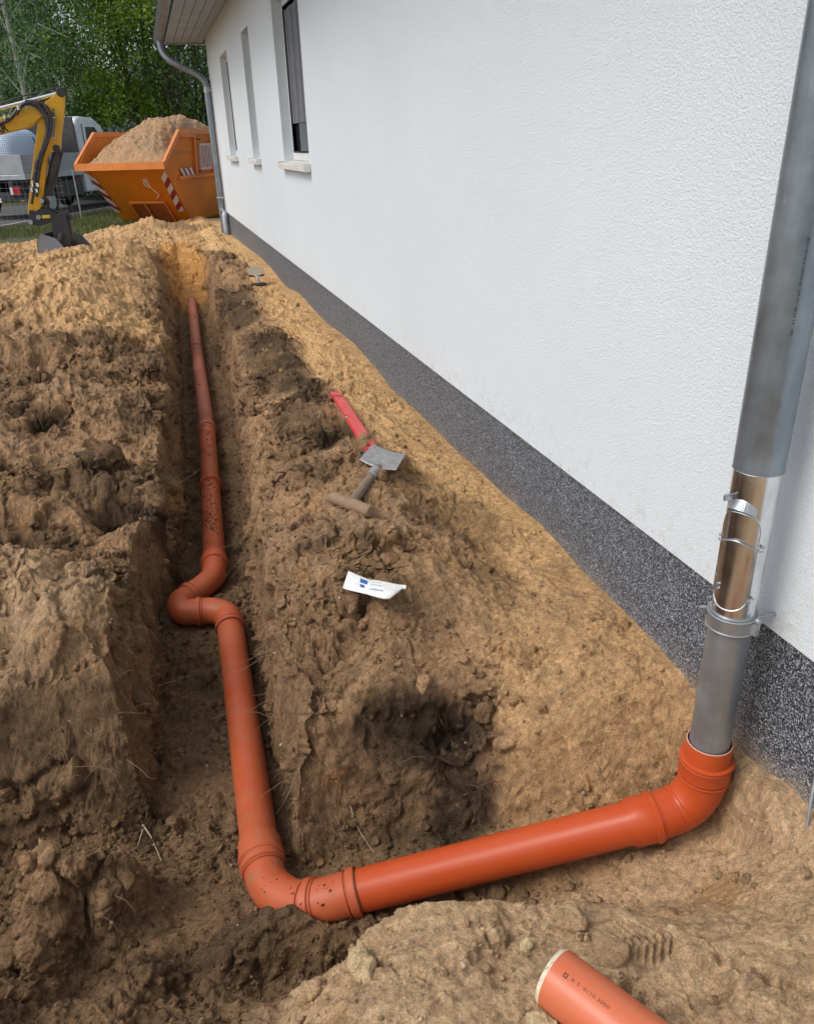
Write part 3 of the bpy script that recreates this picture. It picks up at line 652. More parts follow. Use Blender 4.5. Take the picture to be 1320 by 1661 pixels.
b = MB(); b.sweep([cylpt(ac+R(-62+124*k/20), .640+.010*math.cos(math.pi*(k/20-.5)*2), .0545) for k in range(21)], .0020, 8)
pb(b, 'wire_bail', M['galv'], fl)
for a_, zz in ((R(-62), .64), (R(62), .64), (R(52), .505), (R(60), .512), (R(-30), .53), (R(-30), .518)): b = MB(); p = cylpt(ac+a_, zz, .050); p2 = cylpt(ac+a_, zz, .0555); b.cyl(p, p2, .0035, 10); pb(b, 'rivet', M['galv'], fl)
b = MB()
for k in range(14):
    t = -1+2*k/13; b.add([cylpt(ac+R(-6)+R(38)*t, .742-.020*abs(t)**2, .0500), cylpt(ac+R(-6)+R(38)*t, .728-.020*abs(t)**2, .0620-.010*t*t)], [])
vs = []; fs = []
for k in range(15):
    t = -1+2*k/14
    for rr, zz in ((.0492, .745), (.066-.014*t*t, .727)): vs.append(cylpt(ac+R(-4)+R(40)*t, zz-.018*t*t, rr))
fs = [(2*k, 2*k+1, 2*k+3, 2*k+2) for k in range(14)]; b = MB(); b.add(vs, fs); b.box((X-.068, Y+.004, .735), (X-.048, Y+.010, .748))
pb(b, 'water_lip', M['galv'], clean)
b = MB(); b.sweep([(X, Y, .412), (X, Y, .4125), (X, Y, .4475), (X, Y, .448)], [.0495, .0545, .0545, .0495], 48, False)
b.ring((X, Y, .4125), (0, 0, 1), .0545, .0022); b.ring((X, Y, .4475), (0, 0, 1), .0545, .0022)
b.box((X-.004, Y-.067, .417), (X+.004, Y-.052, .444), Matrix.Translation((X, Y, 0)) @ Matrix.Rotation(R(20), 4, 'Z') @ Matrix.Translation((-X, -Y, 0)))
b.box((X-.012, Y-.067, .417), (X-.0055, Y-.052, .444), Matrix.Translation((X, Y, 0)) @ Matrix.Rotation(R(20), 4, 'Z') @ Matrix.Translation((-X, -Y, 0)))
b.box((X-.056, Y+.030, .432), (X-.046, Y+.042, .446)); b.cyl((X-.062, Y+.037, .449), (X-.048, Y+.034, .449), .004, 8)
b.cyl((X+.05, Y-.02, .43), (WX+.02, Y-.02, .43), .005, 10); b.cyl((X+.020, Y-.066, .452), (X+.020, Y-.056, .452), .006, 12)
pb(b, 'pipe_clamp', M['galv'], dp, smooth=True)
# faint maker's line printed down the upper pipe, and scuffs
vs, fs = text_mesh('RH-10110-0 CRM0 00  2M-W  08:23 14   202', .0072, spacing=1.05); b = MB(); out = []
for p in vs:
    ang = R(-118)+(p.y)/.0518; zz = 1.27-p.x*1.25; out.append(cylpt(ang, zz, .0519))
b.add(out, fs); pb(b, 'printed_line', M['ink'], upp)

fd = empty('downpipe', (1.16, 14.86, 0), 'far zinc downpipe with swan neck at the house corner beside the skip', 'downpipe')
b = MB(); pth = smooth_path([(.535, 15.05, 3.0), (.535, 15.05, 2.82), (.62, 15.0, 2.70), (1.06, 14.9, 2.48), (1.165, 14.86, 2.36), (1.165, 14.86, -.1)], .085); b.sweep(pth, .050, 28); pb(b, 'pipe', M['zinc'], fd, smooth=True)
b = MB(); b.sweep([(1.165, 14.86, 2.22), (1.165, 14.86, 2.30)], .055, 28); b.box((1.16, 14.80, 2.24), (1.245, 14.82, 2.27)); pb(b, 'pipe_clamp', M['galv'], fd, smooth=True); b = MB(); b.ring((1.165, 14.86, .62), (0, 0, 1), .053, .010); b.box((1.16, 14.8, .60), (1.245, 14.82, .64)); pb(b, 'pipe_clamp', M['galv'], fd, smooth=True)
b = MB(); b.sweep([(1.19, 14.62, -.1), (1.19, 14.62, .36), (1.19, 14.62, .40)], [.055, .055, .035], 28); b.cyl((1.165, 14.86, .44), (1.19, 14.62, .38), .03, 16); pb(b, 'branch_pipe', M['galv'], fd, smooth=True)

# ================================================================== orange drain
drain = empty('drain_pipe', tuple(LP0), 'jointed orange plastic drain pipe laid along the trench floor to the downpipe', 'drain pipe')
r0, rs_ = .055, .0625
def socket_run(b, a, c_, r=r0):                                     # a straight length with a belled socket at its end c_
    a = Vector(a); c_ = Vector(c_); d = (c_-a).normalized(); L_ = (c_-a).length
    pts = [a, c_-d*.085, c_-d*.070, c_-d*.022, c_-d*.020, c_-d*.006, c_-d*.004, c_]
    b.sweep(pts, [r, r, rs_, rs_, rs_+.0035, rs_+.0035, rs_, rs_], 56)
def bend(b, pts, r=.058, rings=(0, -1), rad=.07):
    P = smooth_path(pts, rad); b.sweep(P, r, 56)
    return P
def rings(b, P, r=.062):
    for i, j in ((0, 1), (-1, -2)):
        d = (P[j]-P[i]).normalized(); c0 = P[i]
        b.sweep([c0-d*.001, c0+d*.0, c0+d*.018, c0+d*.022], [r-.004, r+.002, r+.002, r-.004], 56, True); b.ring(c0+d*.027, d, r-.0015, .0022, 56, 6)
def dpart(b, name, mat, par=None, **k):
    o = b.build(name, mat, None, smooth=True, **k); o.parent = par or drain; o.matrix_parent_inverse = Matrix.Translation(-LP0); return o
# upright stub, right-hand bend
TOPZ = .062
b = MB(); n = 64; X, Y = 1.137, 1.245
b.sweep([(X, Y, TOPZ-.10), (X, Y, TOPZ-.004), (X, Y, TOPZ)], [.0565, .0565, .0555], n, False); b.sweep([(X, Y, TOPZ), (X, Y, TOPZ-.12)], [.0525, .0525], n, False)
b.sweep([(X, Y, TOPZ), (X, Y, TOPZ+.0001)], [.0555, .0525], n, False)
stub = dpart(b, 'upright_stub', M['pvc']); b = MB(); b.ring((X, Y, TOPZ+.0005), (0, 0, 1), .0540, .0017, 64, 8); o = b.build('cut_rim', plain('pale_pink_rim', (.62, .36, .27), .6), stub, smooth=True)
b = MB(); P_ = bend(b, [(X, Y, -.015), (X, Y, -.085), (1.100, 1.250, -.150), (1.020, 1.2605, -.1725)], .060, rad=.055); 
b.sweep([(X, Y, -.045), (X, Y, -.040), (X, Y, .000), (X, Y, .006), (X, Y, .010), (X, Y, .012)], [.058, .0640, .0640, .0665, .0665, .058], 56)
b.ring((X, Y, -.047), (0, 0, 1), .0625, .0025, 56, 6); b.ring((X, Y, .000), (0, 0, 1), .0645, .0022, 56, 6)
for t in (20, 25, 33): 
    d = (P_[t+1]-P_[t-1]).normalized() if t+1 < len(P_) else Vector((1, 0, 0)); b.ring(P_[min(t, len(P_)-1)], d, .0600, .0018, 56, 6) if t < len(P_) else None
dpart(b, 'bend', M['pvc_dusty' if False else 'pvc'])
b = MB(); socket_run(b, RUN_A, RUN_B+(RUN_B-RUN_A).normalized()*.02); dpart(b, 'straight_pipe', M['pvc'])
# left-hand bends
b = MB(); P1 = bend(b, [tuple(LP0), (.024, 1.545, -.386), (.080, 1.462, -.372), (.135, 1.425, -.345)], .0568, rad=.06); rings(b, P1[:1]+P1[1:], .0608); dpart(b, 'bend', M['pvc_dusty'])
b = MB(); P2_ = bend(b, [(.118, 1.432, -.349), (.165, 1.412, -.332), tuple(RUN_A+(RUN_B-RUN_A).normalized()*.03)], .0572, rad=.05); rings(b, P2_, .0605); dpart(b, 'bend', M['pvc_dusty'])
b = MB(); socket_run(b, LP1, tuple(LP0)); 
dpart(b, 'straight_pipe', M['pvc_dusty'])
b = MB(); P3 = bend(b, [tuple(LP1+Vector((0, -.02, 0))), (.050, 2.955, -.374), (-.010, 3.010, -.373), (-.075, 3.022, -.372)], .0575, rad=.05); rings(b, P3, .0605); dpart(b, 'bend', M['pvc_dusty'])
b = MB(); P5 = bend(b, [(-.070, 3.022, -.372), (-.138, 3.034, -.372), (-.150, 3.120, -.371), (-.100, 3.165, -.371)], .0565, rad=.035); dpart(b, 'bend', M['pvc_dusty'])
b = MB(); P4 = bend(b, [(-.110, 3.160, -.371), (-.045, 3.215, -.371), (.018, 3.300, -.371), (.030, 3.44, -.370)], .0565, rad=.06); rings(b, P4, .0602); dpart(b, 'bend', M['pvc_dusty'])
for i in range(len(LONG)-1):
    a_ = Vector(LONG[i]); c_ = Vector(LONG[i+1]); b = MB(); L_ = (c_-a_).length; d = (c_-a_).normalized()
    socket_run(b, c_, tuple(a_-d*.01)); 
    dpart(b, 'straight_pipe', M['pvc_dusty'] if i < 2 else M['pvc_red'])
for P_s, rr_ in ((P1[0], .0615), (P2_[-1], .0615), (P3[0], .0612), (P4[0], .061), (P4[-1], .061)):
    P_s = Vector(P_s); ref = [P1, P2_, P3, P4]; d = None
    for Pp in ref:
        for i_ in (0, -1):
            if (Vector(Pp[i_])-P_s).length < 1e-6: d = (Vector(Pp[1 if i_ == 0 else -2])-P_s).normalized()
    b = MB(); b.ring(P_s-d*.002, d, rr_-.001, .0022, 56, 6); dpart(b, 'seal_ring', M['seal'])
# cut-off length in the foreground
cp = empty('pipe_offcut', (.50, .83, .04), 'short orange pipe with cream cut edge lying on the sand nearest the camera', 'pipe')
CA = Vector((.497, .835, .030)); CB = Vector((.86, .17, .045)); d = (CB-CA).normalized(); b = MB()
b.sweep([CA+d*.009, CB], [.0555, .0555], 72, False); b.sweep([CA+d*.009, CB], [.0505, .0505], 72, False)
b.sweep([CB, CB+d*.0001], [.0555, .0505], 72, False)
o = pb(b, 'pipe_wall', pvc('pale_orange_pvc', .12, (.56, .13, .055), (.60, .20, .11)), cp, smooth=True)  # paler orange plastic for the offcut
b = MB(); b.sweep([CA, CA+d*.0092], [.0518, .0558], 72, False); b.sweep([CA, CA+d*.0001], [.0518, .0500], 72, False); pb(b, 'cut_edge', M['foam'], cp)
vs, fs = text_mesh('\u25a6 K.S  0110 200', .0085, spacing=1.1); u_ = (Vector((0, 0, 1))-d*d.z).normalized(); v_ = d.cross(u_)
vs, fs = text_mesh('K S  0110 2000', .0085, spacing=1.15); out = []
A0 = R(12)
for p in vs:
    ang = A0+.09-p.y/.0556; out.append(CA+d*(.050+p.x*1.25)+(u_*math.cos(ang)+v_*math.sin(ang))*.05565)
b = MB(); b.add(out, fs)
for i in range(3):
    for j in range(3):
        if (i, j) != (1, 1):
            q4 = []
            for (du, dv) in ((0, 0), (1, 0), (1, 1), (0, 1)): ang = A0+(-.001+(j+dv*.8)*.0032)/.0556; q4.append(CA+d*(.034+(i+du*.8)*.0030)+(u_*math.cos(ang)+v_*math.sin(ang))*.05565)
            b.add(q4, [(0, 1, 2, 3)])
pb(b, 'printed_line', M['ink'], o)

# ================================================================== tools on the bank
def gp(px, py, z_, lift=.012):
    d = _Rm @ Vector(((px-660.0)/1267.0, (py-830.5)/1267.0, 1.0))
    t = .6
    while t < 6:
        q = d*t
        if q.z+EYE < ground_at(q.x, q.y)+lift: break
        t += .01
    return (q.x, q.y, q.z+EYE)
def lay(xx, yy): return ground_at(xx, yy)
# spade
def rp(px, py, z):                                                    # where a line of sight meets the level z
    d = _Rm @ Vector(((px-660.0)/1267.0, (py-830.5)/1267.0, 1.0)); k = (z-EYE)/d.z; return Vector((d.x*k, d.y*k, z))
zb = max(gp(a_, c_, 0, 0)[2] for a_ in (592, 605, 618, 631, 644) for c_ in (734, 745, 756))+.012
c4 = [rp(583, 750, zb), rp(608, 726, zb), rp(660, 741, zb+.012), rp(643, 767, zb+.008)]
ga, gb = Vector(gp(538, 806, 0, .028)), Vector(gp(602, 830, 0, .028)); gm_ = (ga+gb)/2; sh1 = (c4[0]+c4[3])/2+Vector((0, 0, -.004))
sp = empty('spade', tuple(gm_), 'short spade with wooden T handle and flat grey blade lying on the bank', 'spade')
b = MB(); b.sweep([gm_, gm_.lerp(sh1, .3), gm_.lerp(sh1, .75), sh1], [.020, .019, .0195, .021], 20); shaft = pb(b, 'shaft', M['wood_rub'], sp, smooth=True)
b = MB(); gl = gb-ga; b.sweep([ga+gl*t for t in (0, .03, .25, .5, .75, .97, 1)], [.019, .0245, .023, .026, .023, .0245, .019], 24); pb(b, 'grip', M['wood'], sp, smooth=True)
b = MB(); b.sweep([gm_.lerp(sh1, .72), gm_.lerp(sh1, .9), sh1+(sh1-gm_)*.10], [.0225, .0235, .012], 20); pb(b, 'blade_socket', M['blade'], sp, smooth=True)
b = MB(); vs = []; n = 12
for j in range(n+1):
    for i in range(n+1):
        a_, t = i/n, j/n; q = (c4[0]*(1-a_)+c4[3]*a_)*(1-t)+(c4[1]*(1-a_)+c4[2]*a_)*t; vs.append(q+Vector((0, 0, .014*(2*a_-1)**2+.008*math.sin(t*2.5))))
fs = [(j*(n+1)+i, j*(n+1)+i+1, (j+1)*(n+1)+i+1, (j+1)*(n+1)+i) for j in range(n) for i in range(n)]; b.add(vs, fs)
o = pb(b, 'blade', M['blade'], sp, smooth=True); s_m = o.modifiers.new('thick', 'SOLIDIFY'); s_m.thickness = .003; s_m.offset = -1
# spirit level, its near end under the blade
l1 = Vector(gp(544, 638, 0, .02)); l0 = Vector(gp(604, 738, 0, .0)); l0.z = min(zb-.012, l0.z+.02); mz = ground_at((l0.x+l1.x)/2, (l0.y+l1.y)/2)+.016
l1.z = max(l1.z, 2*mz-l0.z) if 2*mz-l0.z-l1.z < .05 else l1.z+.04
yd = (l1-l0).normalized(); xd = yd.cross(Vector((0, 0, 1))).normalized(); xd = (xd+Vector((0, 0, -.12))).normalized(); zd = xd.cross(yd)
LM = Matrix.Translation(l0) @ Matrix((xd, yd, zd)).transposed().to_4x4(); Ll = (l1-l0).length
lv = empty('spirit_level', tuple(l0), 'long flat red spirit level half buried beside the spade blade', 'spirit level')
W_ = .058
b = MB(); b.box((-W_/2, 0, -.011), (W_/2, Ll*.50, .011), LM); b.box((-W_/2+.012, Ll*.50, -.011), (W_/2, Ll*.54, .011), LM); b.box((-W_/2, Ll*.54, -.011), (W_/2, Ll, .011), LM)
pb(b, 'body', M['levelred'], lv, bevel=.0015)
b = MB(); b.sweep([(-W_/2+.007, Ll*.503, 0), (-W_/2+.007, Ll*.537, 0)], .006, 12, M=LM); pb(b, 'vial', plain('vial', (.55, .55, .45), .1), lv, smooth=True)
b = MB(); b.box((-W_/2-.001, Ll*.90, -.0125), (W_/2+.001, Ll*.907, .0125), LM); pb(b, 'band', M['gasket'], lv)
# squeezed tube
zt = max(gp(a_, c_, 0, 0)[2] for a_ in (562, 575, 590, 605, 620, 635, 648) for c_ in (932, 942, 952, 962))+.010
SEC = [((565, 926), (556, 954), .0015), ((568, 927), (559, 955), .004), ((580, 933), (574, 959), .010), ((598, 940), (596, 964), .007), ((612, 942), (609, 968), .012), ((628, 945), (622, 971), .012), ((638, 947), (632, 971), .010), ((649, 949), (645, 961), .007), ((653, 949), (652, 955), .005), ((659, 950), (658, 955), .005)]
tb = empty('squeezed_tube', tuple(rp(607, 950, zt)), 'empty white squeezed tube with blue print lying on the bank', 'tube')
b = MB(); vs = []; n = 28; TS = []
for (tp_, bp_, h_) in SEC:
    A1, B1 = rp(*tp_, zt), rp(*bp_, zt); TS.append((A1, B1, h_))
    for k in range(n):
        a_ = 2*math.pi*k/n; vs.append((A1+B1)/2+(A1-B1)/2*math.cos(a_)+Vector((0, 0, h_*math.sin(a_))))
fs = [(i*n+k, i*n+(k+1) % n, (i+1)*n+(k+1) % n, (i+1)*n+k) for i in range(len(SEC)-1) for k in range(n)]+[tuple(range(n-1, -1, -1)), tuple((len(SEC)-1)*n+k for k in range(n))]
b.add(vs, fs); body = pb(b, 'tube_body', M['tube'], tb, smooth=True, angle=70)
def tpt(s_, c_):                                                      # s_ along the tube in sections, c_ across (-1..1)
    i = min(len(TS)-2, int(s_)); f_ = s_-i; A1, B1, h1 = [TS[i][k]*(1-f_)+TS[i+1][k]*f_ for k in range(3)]
    return (A1+B1)/2+(A1-B1)/2*c_+Vector((0, 0, h1*math.sqrt(max(0, 1-c_*c_))+.0010))
def tq(b, s0, s1, c0, c1): b.add([tpt(s0, c0), tpt(s1, c0), tpt(s1, c1), tpt(s0, c1)], [(0, 1, 2, 3)])
b = MB(); tq(b, 2.35, 2.65, -.05, .50); tq(b, 2.65, 2.95, -.05, .50); tq(b, 2.4, 2.75, -.55, -.25); pb(b, 'blue_emblem', M['blue'], body)
b = MB()
for i in range(6): tq(b, 3.25+i*.28, 3.43+i*.28, -.42, -.56)
for i in range(5): tq(b, 3.35+i*.26, 3.5+i*.26, .06, -.03)
for i in range(4): tq(b, 3.45+i*.28, 3.6+i*.28, .42, .34)
pb(b, 'small_print', plain('faded_blue_print', (.16, .25, .48), .5), body)
# small tool by the plinth far down the trench
tx, ty = .98, 8.75; tz_ = lay(tx, ty)
tl = empty('hand_shovel', (tx, ty, tz_), 'small upright shovel with rounded tan blade and black grip on sand by the plinth', 'shovel')
b = MB(); pts = [(-.10, .20), (-.10, .25), (-.085, .285), (-.05, .31), (0, .318), (.05, .31), (.085, .285), (.10, .25), (.10, .20), (.06, .17), (0, .16), (-.06, .17)]
MT = Matrix.Translation((tx, ty, tz_)) @ Matrix.Rotation(R(-48), 4, 'X') @ Matrix.Scale(.85, 4); b.prism(pts, 'y', -.003, .003, MT); pb(b, 'blade', hoarse_paint('sandy_steel', (.33, .27, .20), .6, (.4, .3, .2), .5, 20), tl)
b = MB(); b.prism([(-.10, .178), (-.04, .165), (-.03, .150), (-.09, .162)], 'y', -.012, .006, MT); pb(b, 'foot_rest', M['gasket'], tl); b = MB(); b.prism([(.10, .178), (.04, .165), (.03, .150), (.09, .162)], 'y', -.012, .006, MT); pb(b, 'foot_rest', M['gasket'], tl)
b = MB(); b.sweep([(0, 0, .03), (0, 0, .09), (0, 0, .17)], [.022, .012, .018], 14, M=MT); pb(b, 'neck', M['blade'], tl, smooth=True)
b = MB(); vs = []; n = 24
for rr, zz in ((.0, .035), (.07, .033), (.09, .022), (.085, .008), (0, .004)):
    for k in range(n): a_ = 2*math.pi*k/n; vs.append(Vector((tx+rr*math.cos(a_), ty+rr*.7*math.sin(a_), tz_+zz)))
b.add(vs, [(i*n+k, i*n+(k+1) % n, (i+1)*n+(k+1) % n, (i+1)*n+k) for i in range(4) for k in range(n)]); pb(b, 'grip', M['gasket'], tl, smooth=True)
b = MB(); b.cyl((1.205, .975, -.03), (1.243, 1.02, .115), .0042, 12)
tag(b.build('metal_rod', M['galv'], smooth=True), 'thin grey steel rod stuck in sand against the plinth at the right edge', 'rod')

# ================================================================== orange skip full of sand
TH = R(29); SK0 = Vector((.35, 17.0, 0.0))
# local axes: u along the front edge (left to right), v back along its length
SKM = Matrix(((math.cos(TH), math.sin(TH), 0, SK0.x), (-math.sin(TH), math.cos(TH), 0, SK0.y), (0, 0, 1, 0), (0, 0, 0, 1)))
skip = empty('skip', tuple(SK0), 'orange steel skip heaped with sand at the end of the trench', 'skip')
def sp_(u, v, z): return SKM @ Vector((u, v, z))
def sb(b, name, mat, par=skip, **k):
    o = b.build(name, mat, None, **k); o.parent = par; o.matrix_parent_inverse = Matrix.Translation(-SK0) if par.type == 'EMPTY' else Matrix.Identity(4); return o
W = 1.85; LO, HI = 1.17, 1.73; VB0, VB1, VE = 1.10, 2.75, 3.6; IN = .13
def inset(z, side=0): return IN*(1-min(z, HI)/HI)
def fv(z): return VB0*(1-z/LO)                                         # front wall: v at height z
b = MB(); ft = [(-W+inset(LO), fv(LO), LO), (-inset(LO), fv(LO), LO)]; fb = [(-W+IN, VB0, .02), (-IN, VB0, .02)]
b.quad(sp_(*fb[0]), sp_(*fb[1]), sp_(*ft[1]), sp_(*ft[0])); sb(b, 'front_wall', M['skip'])
for sgn in (0, 1):
    def U(z, s=sgn): return (-inset(z) if s else -W+inset(z))
    b = MB(); pts = [(0, LO), (.80, HI), (VE, HI), (VB1, .02), (VB0, .02)]
    out = [sp_(U(z_), v_, z_) for v_, z_ in pts]; off = Vector((math.cos(TH), -math.sin(TH), 0))*(-.008 if sgn else .008)
    b.add(out+[p+off for p in out], [(0, 1, 2, 3, 4), (9, 8, 7, 6, 5)]+[(i, (i+1) % 5, (i+1) % 5+5, i+5) for i in range(5)]); sb(b, 'side_wall', M['skip'])
b = MB(); b.quad(sp_(-W+IN, VB1, .02), sp_(-IN, VB1, .02), sp_(0, VE, HI), sp_(-W, VE, HI)); sb(b, 'back_wall', M['skip'])
b = MB(); b.quad(sp_(-W+IN, VB0, .02), sp_(-IN, VB0, .02), sp_(-IN, VB1, .02), sp_(-W+IN, VB1, .02)); sb(b, 'floor', M['skip'])
# rim: box section running round the top
b = MB()
def bar(p, q_, wd, ht, up=Vector((0, 0, 1))):
    p, q_ = Vector(p), Vector(q_); d = (q_-p).normalized(); s = d.cross(up).normalized(); t = s.cross(d); vs = []
    for e in (p, q_):
        for (i, j) in ((-1, -1), (1, -1), (1, 1), (-1, 1)): vs.append(e+s*(i*wd/2)+t*(j*ht/2))
    return vs, [(0, 1, 2, 3), (7, 6, 5, 4), (0, 4, 5, 1), (1, 5, 6, 2), (2, 6, 7, 3), (3, 7, 4, 0)]
for a_, c_ in (((-W-.03, -.02, LO-.05), (.03, -.02, LO-.05)),):
    b.add(*bar(sp_(*a_), sp_(*c_), .07, .13))
b.add(*bar(sp_(-W-.03, 0.01, LO-.03), sp_(-W-.0, .80, HI-.03), .06, .09)); b.add(*bar(sp_(.0, 0.01, LO-.03), sp_(.0, .80, HI-.03), .06, .09))
b.add(*bar(sp_(-W, .79, HI-.03), sp_(-W, VE, HI-.03), .06, .09)); b.add(*bar(sp_(0, .79, HI-.03), sp_(0, VE, HI-.03), .06, .09)); b.add(*bar(sp_(-W-.02, VE, HI-.03), sp_(.02, VE, HI-.03), .07, .10))
sb(b, 'rim', M['skip_rim'])
# stiffener frame, lashing pocket and hanger on the right side
u1 = lambda z: -inset(z)+.02
def sideplate(b, pts, proud=.0, t=.03):
    vs = [sp_(u1(z_)+proud-.018, v_, z_) for v_, z_ in pts]+[sp_(u1(z_)+proud+t, v_, z_) for v_, z_ in pts]; n = len(pts)
    b.add(vs, [tuple(range(n-1, -1, -1)), tuple(range(n, 2*n))]+[(i, (i+1) % n, (i+1) % n+n, i+n) for i in range(n)])
for pts in ([(.80, 1.60), (1.45, 1.60), (1.45, 1.655), (.80, 1.655)], [(1.38, .86), (1.46, .86), (1.46, 1.60), (1.38, 1.60)], [(.62, .84), (3.0, .84), (3.0, .90), (.62, .90)], [(2.2, .90), (2.28, .90), (2.28, 1.62), (2.2, 1.62)]):
    b = MB(); sideplate(b, pts); sb(b, 'rib', M['skip_rim'])
b = MB(); sideplate(b, [(1.62, .98), (2.14, .98), (2.14, 1.48), (1.62, 1.48)], 0, .035); sb(b, 'label_board', M['refl'])
lb = skip.children[-1]; b = MB()
for i in range(7): sideplate(b, [(1.66+i*.065, 1.02), (1.685+i*.065, 1.02), (1.685+i*.065, 1.44), (1.66+i*.065, 1.44)], .036, .003)
o = sb(b, 'striped_print', plain('pink_print', (.40, .14, .18), .5), lb)
for (v_, z_) in ((1.52, 1.56), (1.62, 1.56), (1.55, .95)):
    b = MB(); b.cyl(sp_(u1(z_), v_, z_), sp_(u1(z_)+.05, v_, z_), .022, 12); sb(b, 'bolt', M['hole'])
# red and white warning bands
def stripes(f, n, name='warning_band'):
    """f(s, t): s along the band, t across it"""
    par = None
    for ci, nm in ((0, name), (1, 'red_block')):
        b = MB()
        for i in range(n):
            if ci == 0 and i % 2 == 0 or ci == 1 and i % 2 == 1:
                s0, s1, sk = i/n, (i+1)/n, 1.15/n
                b.add([f(s0, 0), f(s1, 0), f(min(1, s1+sk), 1), f(min(1, s0+sk), 1)], [(0, 1, 2, 3)])
        if par is None: par = sb(b, nm, M['refl'])
        else: sb(b, nm, M['red'], par)
nf = Vector((0, -LO, -VB0)).normalized()
def fr(u, z, pr=.006): p = SKM @ Vector((u, fv(z), z)); nn = SKM.to_3x3() @ nf; return p+nn*pr
stripes(lambda s, t: fr(-inset(LO*(1-s*.8))-.02-.15*t-(.02*s), 1.03-.80*s), 7)
stripes(lambda s, t: fr(-W+inset(LO*(1-s*.8))+.02+.13*t-.01*s, 1.03-.80*s), 7)
stripes(lambda s, t: sp_(u1(1.0)+.006, .70+.62*s, 1.04-.15*t), 6)
# fork pockets: frame, and a dark sheet painting the shade inside the openings
b = MB(); z0, z1 = .20, .42
for (ua, ub, za, zb) in ((-1.25, -.45, z1, z1+.025), (-1.25, -1.225, .05, z1), (-.475, -.45, .05, z1), (-.93, -.905, .05, z1)):
    b.add([fr(ua, za, .004), fr(ub, za, .004), fr(ub, zb, .004), fr(ua, zb, .004), fr(ua, za, .045), fr(ub, za, .045), fr(ub, zb, .045), fr(ua, zb, .045)], [(0, 3, 2, 1), (4, 5, 6, 7), (0, 1, 5, 4), (1, 2, 6, 5), (2, 3, 7, 6), (3, 0, 4, 7)])
fpk = sb(b, 'fork_pocket', M['skip_rim']); b = MB(); b.add([fr(-1.22, .05, .008), fr(-.48, .05, .008), fr(-.48, z1, .008), fr(-1.22, z1, .008)], [(0, 1, 2, 3)]); sb(b, 'opening', M['hole'], fpk)
b = MB()
for pts in ([(-.60, .90), (-.62, .83), (-.60, .78), (-.57, .70), (-.50, .60), (-.50, .56), (-.58, .51)], [(-.62, .83), (-.68, .80), (-.66, .74)], [(-.56, .89), (-.57, .80), (-.61, .72), (-.66, .76)], [(-.58, .84), (-.66, .86)]):
    b.sweep([fr(u_, z_, .008) for u_, z_ in pts], .009, 6)
sb(b, 'chalk_mark', M['chalkm'])
# sand in the skip
nu, nv = 120, 220; uu, vv = np.meshgrid(np.linspace(0, 1, nu), np.linspace(0, 1, nv), indexing='ij'); uu, vv = uu.ravel(), vv.ravel()
va = vv*(VE-.02)+.01; ua = -W+.012+uu*(W-.024)
ztop = I(va, [0, .8, 3.6], [LO-.05, LO+.06, LO+.08]); edge_ = np.minimum(np.minimum(uu, 1-uu)*W, (VE-va)); edge_ = np.minimum(edge_, va+.0)
zz = ztop+.38*np.exp(-(((ua+1.15)/.85)**2+((va-2.1)/1.1)**2))+I(va, [0, .6, 3.6], [0, .32, .36])*sstep(-1.9, -.4, ua)+.16*sstep(0, .5, edge_)
zz = np.minimum(zz, ztop+.10+edge_*1.15)
wp = np.stack([ua*math.cos(TH)+va*math.sin(TH)+SK0.x, -ua*math.sin(TH)+va*math.cos(TH)+SK0.y, zz], 1); a32 = [f32(wp[:, i]) for i in range(3)]
zz = zz+fbm(*a32, 2.6, 6, .62, 3.)*.17*np.clip(edge_*4, .1, 1)+(fbm(*a32, 9, 4, .6, 5., True)-.3)*.045*np.clip(edge_*4, .2, 1); wp[:, 2] = zz
zc_ = lerp(np.repeat(tan[None], len(wp), 0), np.repeat((c(.40, .27, .165))[None], len(wp), 0), sstep(-.4, .4, fbm(*a32, 2.5, 4, .6, 9.)))*(1+.2*fbm(*a32, 20, 3, .6, 8.))[:, None]
ii = np.arange(nu*nv).reshape(nu, nv); ff = np.stack([ii[:-1, :-1], ii[1:, :-1], ii[1:, 1:], ii[:-1, 1:]], -1).reshape(-1, 4)
o = bpy.data.objects.new('sand_heap', np_mesh('sand_heap', wp, ff, zc_)); o.data.materials.append(M_soil); COL.objects.link(o); tag(o, 'heap of light brown sand piled high inside the orange skip', 'sand heap')

# ================================================================== flatbed truck
PH = R(25); T0 = Vector((-2.70, 21.6, -.04)); T0.z = -.05
TMx = Matrix(((math.sin(PH), -math.cos(PH), 0, T0.x), (math.cos(PH), math.sin(PH), 0, T0.y), (0, 0, 1, T0.z), (0, 0, 0, 1)))   # local x forward, y to its left
trk = empty('flatbed_truck', tuple(T0), 'white cab flatbed truck with grey drop sides parked behind the excavator arm', 'truck')
def tp(b, name, mat, par=trk, **k):
    o = b.build(name, mat, None, **k); o.parent = par; o.matrix_parent_inverse = Matrix.Translation(-T0) if par.type == 'EMPTY' else Matrix.Identity(4); return o
TW = 1.9
for (a_, c_) in (((0, 0, 1.0), (2.62, .03, 1.42)), ((0, TW-.03, 1.0), (2.62, TW, 1.42)), ((-.03, 0, 1.0), (0, TW, 1.42))):
    b = MB(); b.box(a_, c_, TMx); 
    for z_ in (1.10, 1.21, 1.32):
        if c_[1]-a_[1] < .1 and a_[1] < .1: b.box((a_[0], -.006, z_), (c_[0], 0.0, z_+.012), TMx)
    tp(b, 'drop_side', M['bedgrey'], bevel=.004)
b = MB(); b.box((-.04, -.02, .88), (2.66, TW+.02, .995), TMx); tp(b, 'bed', M['galv'], bevel=.01)
